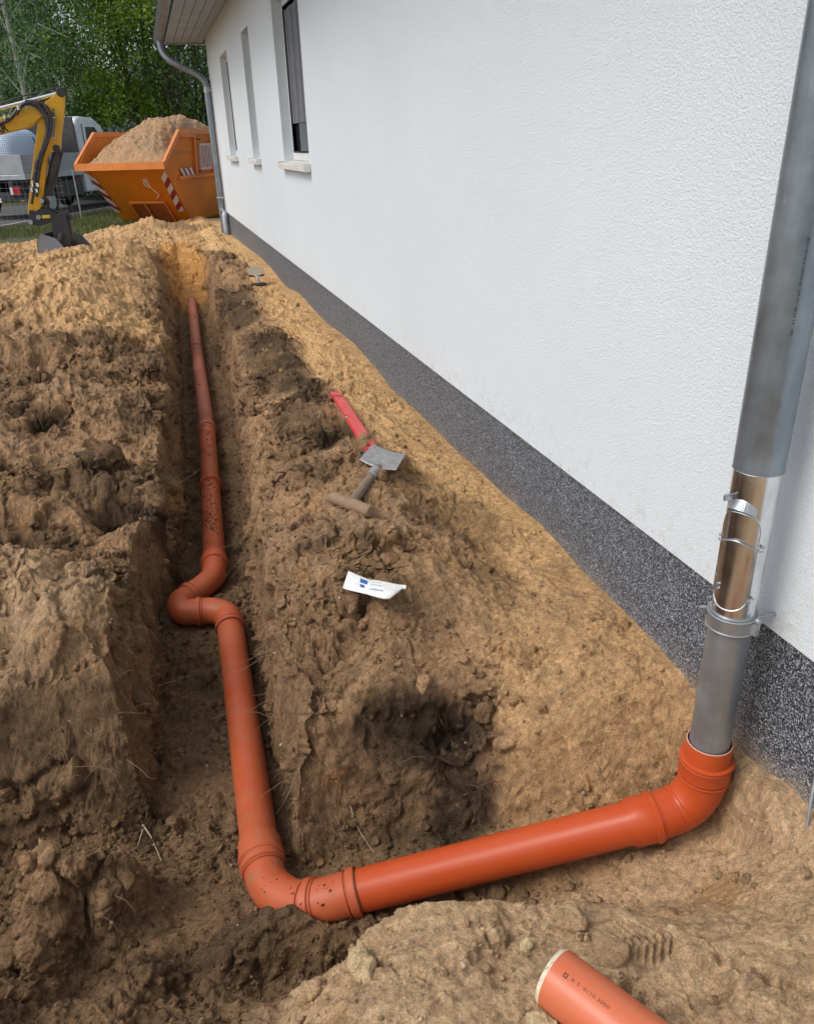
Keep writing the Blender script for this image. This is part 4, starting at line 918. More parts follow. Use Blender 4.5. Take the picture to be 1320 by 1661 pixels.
b = MB(); b.box((-.02, .35, .52), (5.2, .47, .875), TMx); b.box((-.02, 1.45, .52), (5.2, 1.57, .875), TMx); b.box((-.05, .05, .45), (.03, TW-.05, .62), TMx); tp(b, 'chassis', M['chassis'])
b = MB(); b.box((1.25, .02, .42), (2.55, .06, .78), TMx); tp(b, 'side_guard', M['black_steel'])
b = MB(); b.box((2.66, .05, .9), (2.72, TW-.05, 2.25), TMx); tp(b, 'headboard', M['black_steel'])
CW = 1.86; prof = [(2.78, .45), (2.78, 2.05), (2.86, 2.22), (3.05, 2.27), (3.75, 2.24), (4.15, 2.05), (4.55, 1.42), (5.15, 1.22), (5.32, 1.0), (5.36, .45)]
b = MB(); b.prism(prof, 'y', .03, .03+CW, TMx); cab = tp(b, 'cab', M['vanwhite'], bevel=.05)
for y_s in (.018, CW+.034):
    b = MB(); b.prism([(3.20, 1.40), (3.24, 2.02), (3.72, 2.02), (4.30, 1.50), (4.30, 1.40)], 'y', y_s, y_s+.008, TMx); tp(b, 'side_window', M['glass'], cab)
b = MB(); b.box((3.05, .012, .60), (3.06, .028, 2.1), TMx); b.box((3.3, .005, 1.22), (3.46, .028, 1.26), TMx); tp(b, 'door', M['chassis'], cab)
b = MB(); b.add([TMx @ Vector(p) for p in ((4.20, .12, 2.03), (4.20, CW-.06, 2.03), (4.56, CW-.06, 1.44), (4.56, .12, 1.44))], [(0, 1, 2, 3)]); o = tp(b, 'windscreen', M['glass'], cab); o.location.z += .02
for (wx_, wy_) in ((1.0, .06), (1.0, TW-.26), (4.6, .06), (4.6, TW-.26)):
    b = MB(); b.sweep([TMx @ Vector((wx_, wy_, .36)), TMx @ Vector((wx_, wy_+.03, .36)), TMx @ Vector((wx_, wy_+.17, .36)), TMx @ Vector((wx_, wy_+.2, .36))], [.31, .35, .35, .31], 28); wh = tp(b, 'wheel', M['tyre'], smooth=True)
    b = MB(); b.sweep([TMx @ Vector((wx_, wy_-.004, .36)), TMx @ Vector((wx_, wy_+.01, .36))], [.20, .21], 20); tp(b, 'rim', M['galv'], wh)
for yy in (.14, TW-.34):
    b = MB(); b.box((-.095, yy-.02, .54), (-.052, yy+.28, .76), TMx); lf = tp(b, 'lamp_frame', M['chassis']); b = MB(); b.box((-.110, yy, .57), (-.097, yy+.19, .73), TMx); tp(b, 'tail_lamp', M['lamp'], lf); b = MB(); b.box((-.112, yy+.192, .57), (-.097, yy+.25, .73), TMx); tp(b, 'reversing_lamp', M['white'], lf)
b = MB(); b.box((.25, -.012, .44), (.60, .02, .56), TMx); tp(b, 'side_marker', M['white'], bevel=.01)
b = MB(); b.box((-.075, .7, .40), (-.055, 1.2, .50), TMx); tp(b, 'number_plate', M['white'])
# big bag on the bed
BG0 = TMx @ Vector((.75, .85, 1.0)); bag = empty('big_bag', tuple(BG0), 'bulging white and blue woven bag strapped on the truck bed', 'bag')
b = MB(); vs = []; n = 40; m_ = 18
for i in range(m_+1):
    t = i/m_; z_ = .93*(1-(1-t)**1.3) if t < .9 else .93*(1-(.1)**1.3)+.05*(t-.9)/.1; rr = 1.0 if t < .45 else math.sqrt(max(0, 1-((t-.45)/.56)**2.6))
    z_ = .99*math.sin(min(1, t)*math.pi/2)**1.0; rr = (1-max(0, (t-.25)/.75)**2.4)**.5*1.0
    for k in range(n):
        a_ = 2*math.pi*k/n; ex = .55; cx_, cy_ = math.copysign(abs(math.cos(a_))**ex, math.cos(a_)), math.copysign(abs(math.sin(a_))**ex, math.sin(a_))
        vs.append(TMx @ Vector((.78+.76*rr*cx_*(1+.03*math.sin(5*t+k)), .88+.72*rr*cy_, 1.0+z_)))
b.add(vs, [(i*n+k, i*n+(k+1) % n, (i+1)*n+(k+1) % n, (i+1)*n+k) for i in range(m_) for k in range(n)]+[tuple(m_*n+k for k in range(n))])
def bgp(b, name, mat, **k):
    o = b.build(name, mat, None, **k); o.parent = bag; o.matrix_parent_inverse = Matrix.Translation(-BG0); return o
bgp(b, 'sack', M['bag'], smooth=True)
b = MB()
pth = [TMx @ Vector(p) for p in ((.95, 1.5, 1.9), (.95, .9, 2.02), (.96, .5, 1.96), (.99, .22, 1.78), (1.04, .12, 1.5), (1.06, .10, 1.42))]
for i in range(len(pth)-1): b.add(*bar(pth[i], pth[i+1], .02, .075, Vector((math.sin(PH), math.cos(PH), 0))))
bgp(b, 'strap', M['strap'])
b = MB(); b.sweep([TMx @ Vector((1.00, -.05, 1.78)), TMx @ Vector((1.22, -.05, .95))], .045, 12)
tag(b.build('grey_pole', M['bedgrey'], smooth=True), 'pale grey pole leaning on the drop side of the flatbed truck', 'pole')
wr = TMx @ Vector((2.35, .55, 1.0)); b = MB(); rr = random.Random(4)
for k in range(16):
    p = [wr+Vector((rr.uniform(-.15, .15), rr.uniform(-.15, .15), rr.uniform(.1, .85))) for _ in range(3)]; b.sweep(smooth_path(p, .1), rr.choice([.012, .02, .03]), 6)
tag(b.build('load_straps', plain('pink_orange_straps', (.50, .20, .13), .6, dirt=(.2, .12, .1), dscale=8)), 'tangle of reddish straps hanging in front of the black headboard', 'straps')

# wire fence, low, in front of the truck
fn = empty('wire_fence', (-3.6, 20.3, 0), 'low light wire mesh fence standing in the grass before the truck', 'fence'); F0 = Vector((-3.6, 20.3, 0))
b = MB(); fx0, fx1, fz = -6.2, -1.55, 1.0
for i in range(int((fx1-fx0)/.115)):
    xx = fx0+i*.115; b.cyl((xx, 20.3+.02*math.sin(i), 0), (xx+.01*math.sin(i*2.1), 20.3, fz-.02*(i % 3)), .0015, 4)
for k in range(8): zz_ = .06+k*.13; b.sweep([(fx0+j*.4, 20.3, zz_+.012*math.sin(j*1.3+k)) for j in range(12)], .0015, 4)
def fp_(b, name, mat, **k):
    o = b.build(name, mat, None, **k); o.parent = fn; o.matrix_parent_inverse = Matrix.Translation(-F0); return o
fp_(b, 'wire_mesh', M['wire'])
for xx in (-5.8, -3.9, -1.55): b = MB(); b.cyl((xx, 20.33, -.1), (xx, 20.33, 1.05), .016, 10); fp_(b, 'post', M['galv'])

# ================================================================== excavator
EY = 10.5
ex = empty('mini_excavator', (-4.6, EY, 0), 'yellow mini excavator reaching in from the left with its bucket on the sand heap', 'excavator'); E0 = Vector((-4.6, EY, 0))
def ep(b, name, mat, par=ex, **k):
    o = b.build(name, mat, None, **k); o.parent = par; o.matrix_parent_inverse = Matrix.Translation(-E0) if par.type == 'EMPTY' else Matrix.Identity(4); return o
def plate(b, outer, y0, y1, hole=None):
    from mathutils.geometry import tessellate_polygon
    loops = [[Vector((p[0], p[1], 0)) for p in outer]]+([[Vector((p[0], p[1], 0)) for p in hole]] if hole else [])
    flat = [p for l_ in loops for p in l_]; tris = tessellate_polygon(loops); n = len(flat)
    vs = [(p.x, y0, p.y) for p in flat]+[(p.x, y1, p.y) for p in flat]
    fs = [tuple(t) for t in tris]+[tuple(i+n for i in t[::-1]) for t in tris]; s = 0
    for l_ in loops:
        m_ = len(l_)
        for i in range(m_): fs.append((s+i, s+(i+1) % m_, s+(i+1) % m_+n, s+i+n))
        s += m_
    b.add(vs, fs)
def P2d(lst): return [(lambda p: (p.x, p.z))(at(a_, c_, EY)) for a_, c_ in lst]
b = MB(); boom = P2d([(71, 190), (58, 202), (46, 208), (24, 213), (0, 219)])+[(-1.9, 1.46), (-2.5, 1.02), (-3.3, .62), (-3.55, .62), (-3.6, .86), (-3.3, .98), (-2.75, 1.36), (-2.2, 1.72), (-1.75, 1.83)]+P2d([(0, 192), (21, 187), (35, 180), (48, 174), (60, 171), (72, 172), (80, 180)])
plate(b, boom, EY-.09, EY+.09); bo = ep(b, 'boom', M['yellow'], bevel=.008)
b = MB(); plate(b, P2d([(36, 196), (44, 188), (56, 184), (66, 185), (69, 190), (60, 197), (48, 203)]), EY-.097, EY-.088); ep(b, 'side_plate', M['yellow'], bo, bevel=.004)
vs, fs = text_mesh('YANMAR', .105, bold=.0035); p1 = at(17.5, 205, EY); p0 = at(0, 210.5, EY); dd = (p1-p0).normalized(); wmax = max(v.x for v in vs); up_ = Vector((-dd.z, 0, dd.x)); b = MB()
org = at(17.5, 212, EY)-dd*wmax*1.0; b.add([org+dd*v.x+up_*v.y+Vector((0, -.0935, 0)) for v in vs], fs); ep(b, 'lettering', M['ink'], bo)
stick = P2d([(100, 142), (95, 144), (91, 151), (84, 160), (76, 165), (72, 172), (68, 180), (62, 190), (62, 205), (57, 245), (52, 288), (47, 335), (47, 346), (52, 351), (60, 348), (68, 336), (72, 318), (75, 290), (78, 256), (81, 249), (90, 246), (96, 246), (99, 242), (100, 225), (104, 190), (106, 165), (105, 147)])
b = MB(); plate(b, stick, EY-.07, EY+.07, P2d([(84, 178), (90, 176), (91, 186), (90, 224), (87, 229), (84, 226), (82, 200)])); st = ep(b, 'stick', M['yellow'], bevel=.006)
for (px, py), rr_ in (((100, 150), .050), ((93, 241), .042), ((74, 178), .055), ((54, 345), .036), ((73, 327), .036)):
    c0 = at(px, py, EY); b = MB(); b.cyl(c0+Vector((0, -.085, 0)), c0+Vector((0, .085, 0)), rr_*.62, 16); b.ring(c0+Vector((0, -.075, 0)), (0, 1, 0), rr_*.72, rr_*.25, 20, 6); ep(b, 'pin', M['black_steel'], st, smooth=True)
b = MB(); b.cyl(at(0, 176, EY), at(93, 152, EY), .019, 16); q1 = at(0, 176, EY); b.cyl((-2.6, EY, 1.40), tuple(q1+(q1-at(93, 152, EY)).normalized()*.02), .045, 20); ep(b, 'boom_cylinder', M['chrome'], smooth=True)
b = MB(); b.sweep([at(-30, 176, EY-.05), at(0, 168, EY-.05), at(40, 155, EY-.05), at(84, 144, EY-.05), at(97, 140, EY-.04), at(107, 145, EY-.03), at(108, 158, EY-.02)], .008, 8); ep(b, 'hose', M['hose'], smooth=True)
for pts, r_ in (([(-10, 205), (18, 196), (28, 184), (36, 172), (50, 165), (64, 170), (75, 184), (82, 200), (78, 222), (72, 248), (62, 262), (60, 290)], .020), ([(30, 186), (38, 170), (52, 168), (66, 176), (76, 192), (80, 212), (72, 240), (64, 258), (57, 292)], .018), ([(44, 166), (60, 165), (76, 172), (86, 190), (84, 215), (76, 240), (68, 262), (64, 292)], .019),
                ([(60, 290), (59, 304), (56, 318), (54, 330)], .015), ([(64, 292), (64, 306), (62, 318)], .015)):
    b = MB(); b.sweep(smooth_path([at(a_, c_, EY)+Vector((0, -.13 if c_ > 180 else -.11, 0)) for a_, c_ in pts], .12), r_, 10); ep(b, 'hose', M['hose'], smooth=True)
b = MB()
for (px, py) in ((55, 298), (63, 299), (54, 307), (62, 308), (12, 190), (34, 176)): c0 = at(px, py, EY); b = MB(); b.cyl(c0+Vector((0, -.155, -.02)), c0+Vector((0, -.155, .02)), .018, 8); b.cyl(c0+Vector((0, -.06, 0)), c0+Vector((0, -.15, 0)), .010, 8); ep(b, 'hose_fitting', M['chrome'])
a_, c_ = at(94, 244, EY), at(77, 322, EY); d = (c_-a_).normalized(); b = MB(); b.cyl(a_, a_+d*.48, .048, 20); b.cyl(a_+d*.02+Vector((.05, -.01, .0)), a_+d*.40+Vector((.05, -.01, 0)), .016, 10); b.box((-.05, -.05, -.05), (.05, .05, .05), Matrix.Translation(a_+d*.46)); bc = ep(b, 'bucket_cylinder', M['black_steel'], smooth=True)
b = MB(); b.cyl(a_+d*.48, c_, .022, 14); ep(b, 'rod', M['chrome'], bc, smooth=True)
b = MB()
for yo in (-.085, .07): plate(b, P2d([(70, 318), (77, 320), (80, 330), (79, 342), (74, 344), (71, 330)]), EY+yo, EY+yo+.015)
plate(b, P2d([(48, 352), (50, 347), (66, 338), (84, 340), (92, 345), (90, 352), (84, 360), (66, 366), (52, 362)]), EY-.10, EY-.08); plate(b, P2d([(48, 352), (50, 347), (66, 338), (84, 340), (92, 345), (90, 352), (84, 360), (66, 366), (52, 362)]), EY+.08, EY+.10)
lk = ep(b, 'bucket_link', M['black_steel'])
for (px, py) in ((52, 359), (65, 351), (70, 325)): c0 = at(px, py, EY); b = MB(); b.cyl(c0+Vector((0, -.125, 0)), c0+Vector((0, .12, 0)), .026, 14); ep(b, 'pin', M['galv'], lk, smooth=True)
b = MB(); p = at(76, 350, EY); b.box((p.x-.04, EY-.104, p.z-.02), (p.x+.05, EY-.10, p.z+.015)); ep(b, 'label_plate', plain('yellow_sticker', (.75, .60, .05), .4), lk)
# quick hitch and bucket: bucket opens towards the camera-right, 0.5 m wide
b = MB(); hp = P2d([(84, 350), (106, 344), (112, 356), (117, 392), (113, 404), (95, 398), (88, 375)])
plate(b, hp, EY-.13, EY-.11); plate(b, hp, EY+.11, EY+.13); plate(b, P2d([(84, 350), (106, 344), (109, 350), (88, 357)]), EY-.11, EY+.11); plate(b, P2d([(112, 356), (117, 392), (121, 391), (115, 352)]), EY-.11, EY+.11)
qh = ep(b, 'quick_hitch', M['black_steel'])
b = MB(); b.cyl(at(97, 395, EY-.12), at(101, 378, EY-.12), .035, 14); ep(b, 'hitch_hook', M['black_steel'], qh, smooth=True); b = MB(); b.cyl(at(106, 347, EY), at(116, 357, EY), .05, 12); ep(b, 'hitch_cylinder', M['black_steel'], qh, smooth=True)
BT = Matrix.Translation(at(112, 400, EY)) @ Matrix.Rotation(R(-28), 4, 'Z') @ Matrix.Rotation(R(22), 4, 'Y')
b = MB(); bw = .26; shell = [(-.22, .10), (-.24, -.02), (-.20, -.14), (-.08, -.22), (.08, -.24), (.24, -.20), (.30, -.06)]
for i in range(len(shell)-1):
    p, q_ = shell[i], shell[i+1]; b.add([BT @ Vector(v) for v in ((p[0], -bw, p[1]), (p[0], bw, p[1]), (q_[0], bw, q_[1]), (q_[0], -bw, q_[1]))], [(0, 1, 2, 3)])
bk = ep(b, 'bucket', M['bucket']); s_m = bk.modifiers.new('thick', 'SOLIDIFY'); s_m.thickness = .014
for yy in (-bw, bw-.014): b = MB(); b.prism(shell+[(.16, .02), (-.02, .12)], 'y', yy, yy+.014, BT); ep(b, 'side_plate', M['bucket'], bk)
for i in range(4): yy = -bw+.04+i*.147; b = MB(); b.prism([(.29, -.075), (.37, .035), (.36, .045), (.27, -.03)], 'y', yy, yy+.05, BT); ep(b, 'tooth', M['bucket'], bk)
# the machine itself, outside the picture
b = MB(); b.box((-5.6, EY-.75, .62), (-4.0, EY+.75, 1.15)); b.box((-5.9, EY-.72, .70), (-5.6, EY+.72, 1.45)); ep(b, 'upper_body', M['yellow'], bevel=.08)
b = MB(); b.prism([(-5.3, 1.15), (-5.25, 2.3), (-4.45, 2.3), (-4.15, 1.7), (-4.15, 1.15)], 'y', EY+.02, EY+.74); cb = ep(b, 'cab', M['black_steel'], bevel=.05)
b = MB(); b.prism([(-5.2, 1.3), (-5.16, 2.2), (-4.5, 2.2), (-4.25, 1.68), (-4.25, 1.3)], 'y', EY+.008, EY+.016); ep(b, 'side_window', M['glass'], cb)
for yy in (-.75, .45):
    b = MB(); n = 12; pts = [(-3.95+.24*math.cos(a2), .30+.24*math.sin(a2)) for a2 in np.linspace(-math.pi/2, math.pi/2, n)]+[(-5.65+.24*math.cos(a2), .30+.24*math.sin(a2)) for a2 in np.linspace(math.pi/2, 1.5*math.pi, n)]
    b.prism(pts, 'y', EY+yy, EY+yy+.3); tk = ep(b, 'track', M['tyre'], bevel=.02)
    for q in range(4): b = MB(); b.cyl((-5.5+q*.47, EY+yy-.01, .28), (-5.5+q*.47, EY+yy+.31, .28), .12, 16); ep(b, 'roller', M['black_steel'], tk)
b = MB(); b.prism([(-3.15, .12), (-3.10, .14), (-3.14, .40), (-3.20, .40)], 'y', EY-.8, EY+.8); b.box((-3.9, EY-.5, .22), (-3.16, EY-.4, .3)); b.box((-3.9, EY+.4, .22), (-3.16, EY+.5, .3)); ep(b, 'dozer_blade', M['black_steel'])

# ================================================================== far ground, street, houses
def sheet(name, x0, x1, y0, y1, z, mat, nx=2, ny=2, amp=0):
    vs = []; fs = []
    for j in range(ny+1):
        for i in range(nx+1): vs.append((x0+(x1-x0)*i/nx, y0+(y1-y0)*j/ny, z))
    for j in range(ny):
        for i in range(nx): fs.append((j*(nx+1)+i, j*(nx+1)+i+1, (j+1)*(nx+1)+i+1, (j+1)*(nx+1)+i))
    b = MB(); b.add(vs, fs); return b.build(name, mat)
def lawn():
    a = N('lawn'); co = a.coord(); n1 = a.noise(1.3, 6, .7, co); n2 = a.noise(30, 5, .7, co); n3 = a.noise(.35, 4, .6, co)
    col = a.ramp(n2.outputs[0], [(.3, (.050, .070, .022)), (.55, (.10, .125, .045)), (.75, (.17, .17, .075))]); col = a.mix(a.ramp(n1.outputs[0], [(.52, 0), (.68, .8)]), col, (.22, .17, .10)); col = a.mix(1, col, a.ramp(n3.outputs[0], [(.3, .7), (.7, 1.2)]), 'MULTIPLY')
    a.set(Base__Color=col, Roughness=.95); a.bump(n2.outputs[0], .05); return a.m
M['grass'] = lawn()
b = MB()
for x0, x1, y0, y1 in ((-150, 150, 15.8, 220), (-150, -8.7, -60, 15.8), (6.7, 150, -60, 15.8), (-8.7, 6.7, -60, -2.35)): b.quad((x0, y0, -.06), (x1, y0, -.06), (x1, y1, -.06), (x0, y1, -.06))
tag(b.build('grass_ground', M['grass']), kind='structure')
def street(a0, z, w, name, mat): # runs parallel to the truck
    b = MB(); u_ = Vector((math.sin(PH), math.cos(PH), 0)); v_ = Vector((math.cos(PH), -math.sin(PH), 0)); o = T0+v_*a0
    b.quad(*[Vector((p.x, p.y, z)) for p in (o-u_*30, o-u_*30-v_*w, o+u_*40-v_*w, o+u_*40)]); return tag(b.build(name, mat), kind='structure')
street(.45, -.056, 4.5, 'street', M['asphalt'])
b = MB(); u_ = Vector((math.sin(PH), math.cos(PH), 0)); v_ = Vector((math.cos(PH), -math.sin(PH), 0)); 
for i in range(60):
    o = T0+v_*.46+u_*(-30+i*1.0); ps = [o, o+v_*.10, o+v_*.10+u_*.99, o+u_*.99]; b.add([(p.x, p.y, -.10) for p in ps]+[(p.x, p.y, .02) for p in ps], [(0, 3, 2, 1), (4, 5, 6, 7), (0, 1, 5, 4), (1, 2, 6, 5), (2, 3, 7, 6), (3, 0, 4, 7)])
tag(b.build('kerb', plain('pale_concrete', (.38, .36, .33), .85)), kind='structure')
# a house seen through the branches
hs_ = empty('grey_roofed_house', (3.2, 46, 0), 'pale house with grey roof half hidden behind the thin branches', 'house')
def hp_(b, name, mat, par=hs_, **k):
    o = b.build(name, mat, None, **k); o.parent = par; o.matrix_parent_inverse = Matrix.Translation(Vector((-3.2, -46, 0))) if par.type == 'EMPTY' else Matrix.Identity(4); return o
b = MB(); b.box((0.2, 44, 0), (9, 52, 3.2)); b.prism([(44, 3.2), (52, 3.2), (48, 5.6)], 'x', .2, 9); wl = hp_(b, 'wall', M['pale_wall'])
b = MB(); b.add([(-.2, 43.5, 2.95), (9.4, 43.5, 2.95), (9.4, 48, 5.75), (-.2, 48, 5.75)], [(0, 1, 2, 3)]); b.add([(-.2, 52.5, 2.95), (9.4, 52.5, 2.95), (9.4, 48, 5.75), (-.2, 48, 5.75)], [(3, 2, 1, 0)]); rf = hp_(b, 'roof', M['grey_roof'])
for xx in (1.3, 4.2, 7.0): b = MB(); b.box((xx, 43.96, 1.0), (xx+1.2, 43.995, 2.3)); hp_(b, 'window', M['glass'])

# ================================================================== trees, shrubs, grass
def leaf_mesh(name, centers, size, seed, aspect=.6, droop=.3):
    rs = np.random.RandomState(seed); n = len(centers); a = rs.normal(size=(n, 3)); a[:, 2] -= droop; a /= np.linalg.norm(a, axis=1)[:, None]
    b_ = rs.normal(size=(n, 3)); b_ -= a*(a*b_).sum(1)[:, None]; b_ /= np.linalg.norm(b_, axis=1)[:, None]; s = size*rs.uniform(.6, 1.3, n)[:, None]
    V = np.stack([centers-a*s*.5, centers+b_*s*aspect*.5, centers+a*s*.5, centers-b_*s*aspect*.5], 1).reshape(-1, 3)
    return np_mesh(name, V, np.arange(n*4).reshape(n, 4), None, False)
def tree_proto(name, seed, H, crown_r, base, nleaf, leaf, mat, bark, stems=1, lean=.1, col_=1.0, branches=16, trunk_r=.10, leafsp=.30, droop=.3, shape_='oval'):
    rs = np.random.RandomState(seed); rnd = random.Random(seed); root = empty(name); tips = []
    for s_ in range(stems):
        bb = MB(); lx, ly = rnd.uniform(-1, 1)*lean*H, rnd.uniform(-1, 1)*lean*H; ox, oy = (rnd.uniform(-.4, .4), rnd.uniform(-.4, .4)) if stems > 1 else (0, 0)
        p = [Vector((ox+lx*t**1.3+.08*math.sin(7*t+s_), oy+ly*t**1.3+.08*math.cos(5*t+s_), H*.97*t*(1 if s_ == 0 else rnd.uniform(.75, 1)) if True else 0)) for t in np.linspace(0, 1, 10)]
        bb.sweep(p, [trunk_r*(1-.9*t)+.008 for t in np.linspace(0, 1, 10)], 8); bb.build('trunk', bark, root, smooth=True)
        for k in range(branches):
            t = base+(1-base)*(k+rnd.random()*.6)/branches*.95; i = min(8, int(t*9)); q = p[i].lerp(p[i+1], t*9-i); az = k*2.4+rnd.random(); 
            if shape_ == 'oval': L_ = crown_r*(.35+.75*math.sin(math.pi*min(1, (t-base)/(1-base)*.85+.1)))*rnd.uniform(.75, 1.2)
            else: L_ = crown_r*rnd.uniform(.7, 1.15)*(1-.5*t)
            el = rnd.uniform(.15, .9); dv = Vector((math.cos(az)*math.cos(el), math.sin(az)*math.cos(el), math.sin(el)))
            e = q+dv*L_; mdl = q.lerp(e, .5)+Vector((0, 0, .12*L_)); e2 = e-Vector((0, 0, droop*.4*L_))
            b2 = MB(); b2.sweep([q, mdl, e2], [trunk_r*.33*(1-t*.6), trunk_r*.2, .006], 5)
            if k < 100//max(1, stems): b2.build('limb', bark, root)
            for w_ in np.linspace(.25, 1, 7): tips.append(np.array(q.lerp(mdl, w_*2) if w_ < .5 else mdl.lerp(e2, w_*2-1)))
    tips = np.array(tips); ncl = len(tips)*3
    cc_ = tips[rs.randint(len(tips), size=ncl)]+rs.normal(size=(ncl, 3))*crown_r*leafsp*np.array([1, 1, .7]); 
    w_ = rs.gamma(1.2, 1.0, ncl); w_ /= w_.sum(); pick = rs.choice(ncl, nleaf, p=w_)
    C_ = cc_[pick]+rs.normal(size=(nleaf, 3))*crown_r*.10*np.array([1, 1, .8]); C_[:, 2] = np.maximum(C_[:, 2], .25)
    me = leaf_mesh('crown', C_, leaf, seed, droop=droop); me.materials.append(mat); o = bpy.data.objects.new('crown', me); COL.objects.link(o); o.parent = root
    return root
def copy_tree(o, parent=None):
    c_ = o.copy(); COL.objects.link(c_); c_.parent = parent
    for ch in list(o.children): copy_tree(ch, c_)
    return c_
dkg = leafm('dark_green_leaves', (.10, .18, .08), (.16, .26, .11), (.25, .37, .16)); brg = leafm('yellow_green_leaves', (.13, .21, .03), (.21, .31, .04), (.33, .42, .07)); mdg = leafm('mid_green_leaves', (.055, .11, .030), (.09, .17, .038), (.15, .23, .055))
whf = leafm('white_blossom', (.05, .10, .04), (.14, .20, .12), (.50, .55, .50))
pr_birch = tree_proto('birch_tree', 11, 12.5, 2.1, .12, 13000, .10, dkg, M['birch'], 1, .06, branches=40, trunk_r=.085, droop=.7)
pr_dark = tree_proto('dark_tree', 12, 11, 2.4, .06, 19000, .11, dkg, M['bark'], 1, .05, branches=40, trunk_r=.14)
pr_bright = tree_proto('maple_tree', 13, 8.2, 2.5, .05, 30000, .10, brg, M['bark'], 1, .05, branches=40, trunk_r=.12)
pr_thin = tree_proto('multi_stem_tree', 14, 6.5, 2.0, .45, 2600, .13, mdg, M['bark'], 9, .17, branches=8, trunk_r=.045)
pr_bush = tree_proto('blossoming_shrub', 15, 2.0, 1.1, .08, 5000, .10, whf, M['bark'], 4, .15, branches=8, trunk_r=.03)
def px_x(px, Yd): return at(px, 220, Yd).x
def place(proto, px, Yd, rz, sc, label, cat, group=None, used={}):
    o = proto if proto.name not in used else copy_tree(proto); used[proto.name] = 1
    o.location = (px_x(px, Yd), Yd, -.1); o.rotation_euler = (0, 0, rz); o.scale = (sc, sc, sc); 
    for k in ('label', 'category', 'group'):
        if k in o: del o[k]
    tag(o, label, cat, group); return o
place(pr_birch, 52, 27.5, 0.4, .98, 'birch with a long pale trunk behind the excavator arm, second from the left', 'tree', 'birches at the wood edge')
place(pr_birch, 20, 30, 2.0, .95, 'leftmost pale stemmed birch at the edge of the photo', 'tree', 'birches at the wood edge')
place(pr_birch, 98, 29.5, 4.1, .78, 'slender birch just left of the bright green maple crown', 'tree', 'birches at the wood edge')
for i, (px, Yd, rz, sc, lb_) in enumerate([(-60, 31, 1, 1.0, 'dark green tree cut off by the left edge, nearest the excavator boom'), (5, 35, 2, 1.05, 'dark green tree right behind the leftmost birch'), (48, 36, 3, 1.05, 'dark green tree behind the birch with the long pale trunk'), (88, 35, 4, .62, 'dark green tree above the top pin of the excavator stick'), (-130, 36, 5, 1.1, 'dark green tree beyond the left edge of the wood'), (138, 38, 1.5, .5, 'low dark tree filling the gap between the birches and the bright maple'), (20, 43, 2.6, 1.1, 'hindmost dark tree between the two pale birch trunks'), (-240, 38, 3, 1.1, 'dark green tree far left of the excavator cab')]):
    place(pr_dark, px, Yd, rz, sc, lb_, 'tree', 'dark trees of the wood')
place(pr_bright, 226, 30, .3, .96, 'bright yellow green maple, the largest crown behind the orange skip', 'tree', 'bright maples')
place(pr_bright, 252, 36, 2.3, 1.18, 'bright green maple close to the house gutter, behind the thin stems', 'tree', 'bright maples')
place(pr_bright, 172, 36, 4.0, .5, 'smaller bright green maple touching the dark trees', 'tree', 'bright maples')
place(pr_thin, 300, 29, .7, 1.0, 'thin multi stemmed tree with bare fanning stems beside the house corner', 'tree', 'thin multi stemmed trees')
place(pr_thin, 330, 31, 3.0, 1.05, 'thin bare stemmed tree half hidden by the house wall', 'tree', 'thin multi stemmed trees')
place(pr_dark, 380, 48, 2.2, .8, 'dark tree glimpsed through the thin stems by the house', 'tree', 'dark trees of the wood')
for i, (px, Yd, rz, sc, lb_) in enumerate([(185, 27.5, 1, 1.0, 'white flowering shrub to the right of the truck cab'), (215, 28.5, 3, .9, 'white flowering shrub right behind the sand heap in the skip'), (155, 29, 4.4, 1.05, 'white flowering shrub partly behind the truck windscreen')]):
    place(pr_bush, px, Yd, rz, sc, lb_, 'shrub', 'white flowering shrubs')
# hedge-like undergrowth that reads as one mass
rs = np.random.RandomState(5); n = 42000; cx_ = rs.uniform(-24, 9, n); C_ = np.stack([cx_, 33+rs.normal(size=n)*1.2+.1*cx_, np.abs(rs.normal(size=n))*1.1*(1+.3*np.sin(cx_*1.3))], 1)
me = leaf_mesh('undergrowth', C_, .2, 3); me.materials.append(mdg); o = bpy.data.objects.new('undergrowth', me); COL.objects.link(o); tag(o, 'mid green undergrowth under the trees behind truck and skip', 'undergrowth', kind='stuff')
n = 60000; cx_ = rs.uniform(-30, 12, n); C_ = np.stack([cx_, 50+rs.normal(size=n)*1.5, rs.uniform(0, 1, n)**1.0*(4.6+1.2*np.sin(cx_*.9)+.8*np.sin(cx_*2.3))*np.where(cx_ > -1.5, .45, 1)], 1)
me = leaf_mesh('far_wood', C_, .42, 4); me.materials.append(dkg); o = bpy.data.objects.new('far_wood', me); COL.objects.link(o); tag(o, 'far dark wood behind the garden trees', 'wood', kind='stuff')
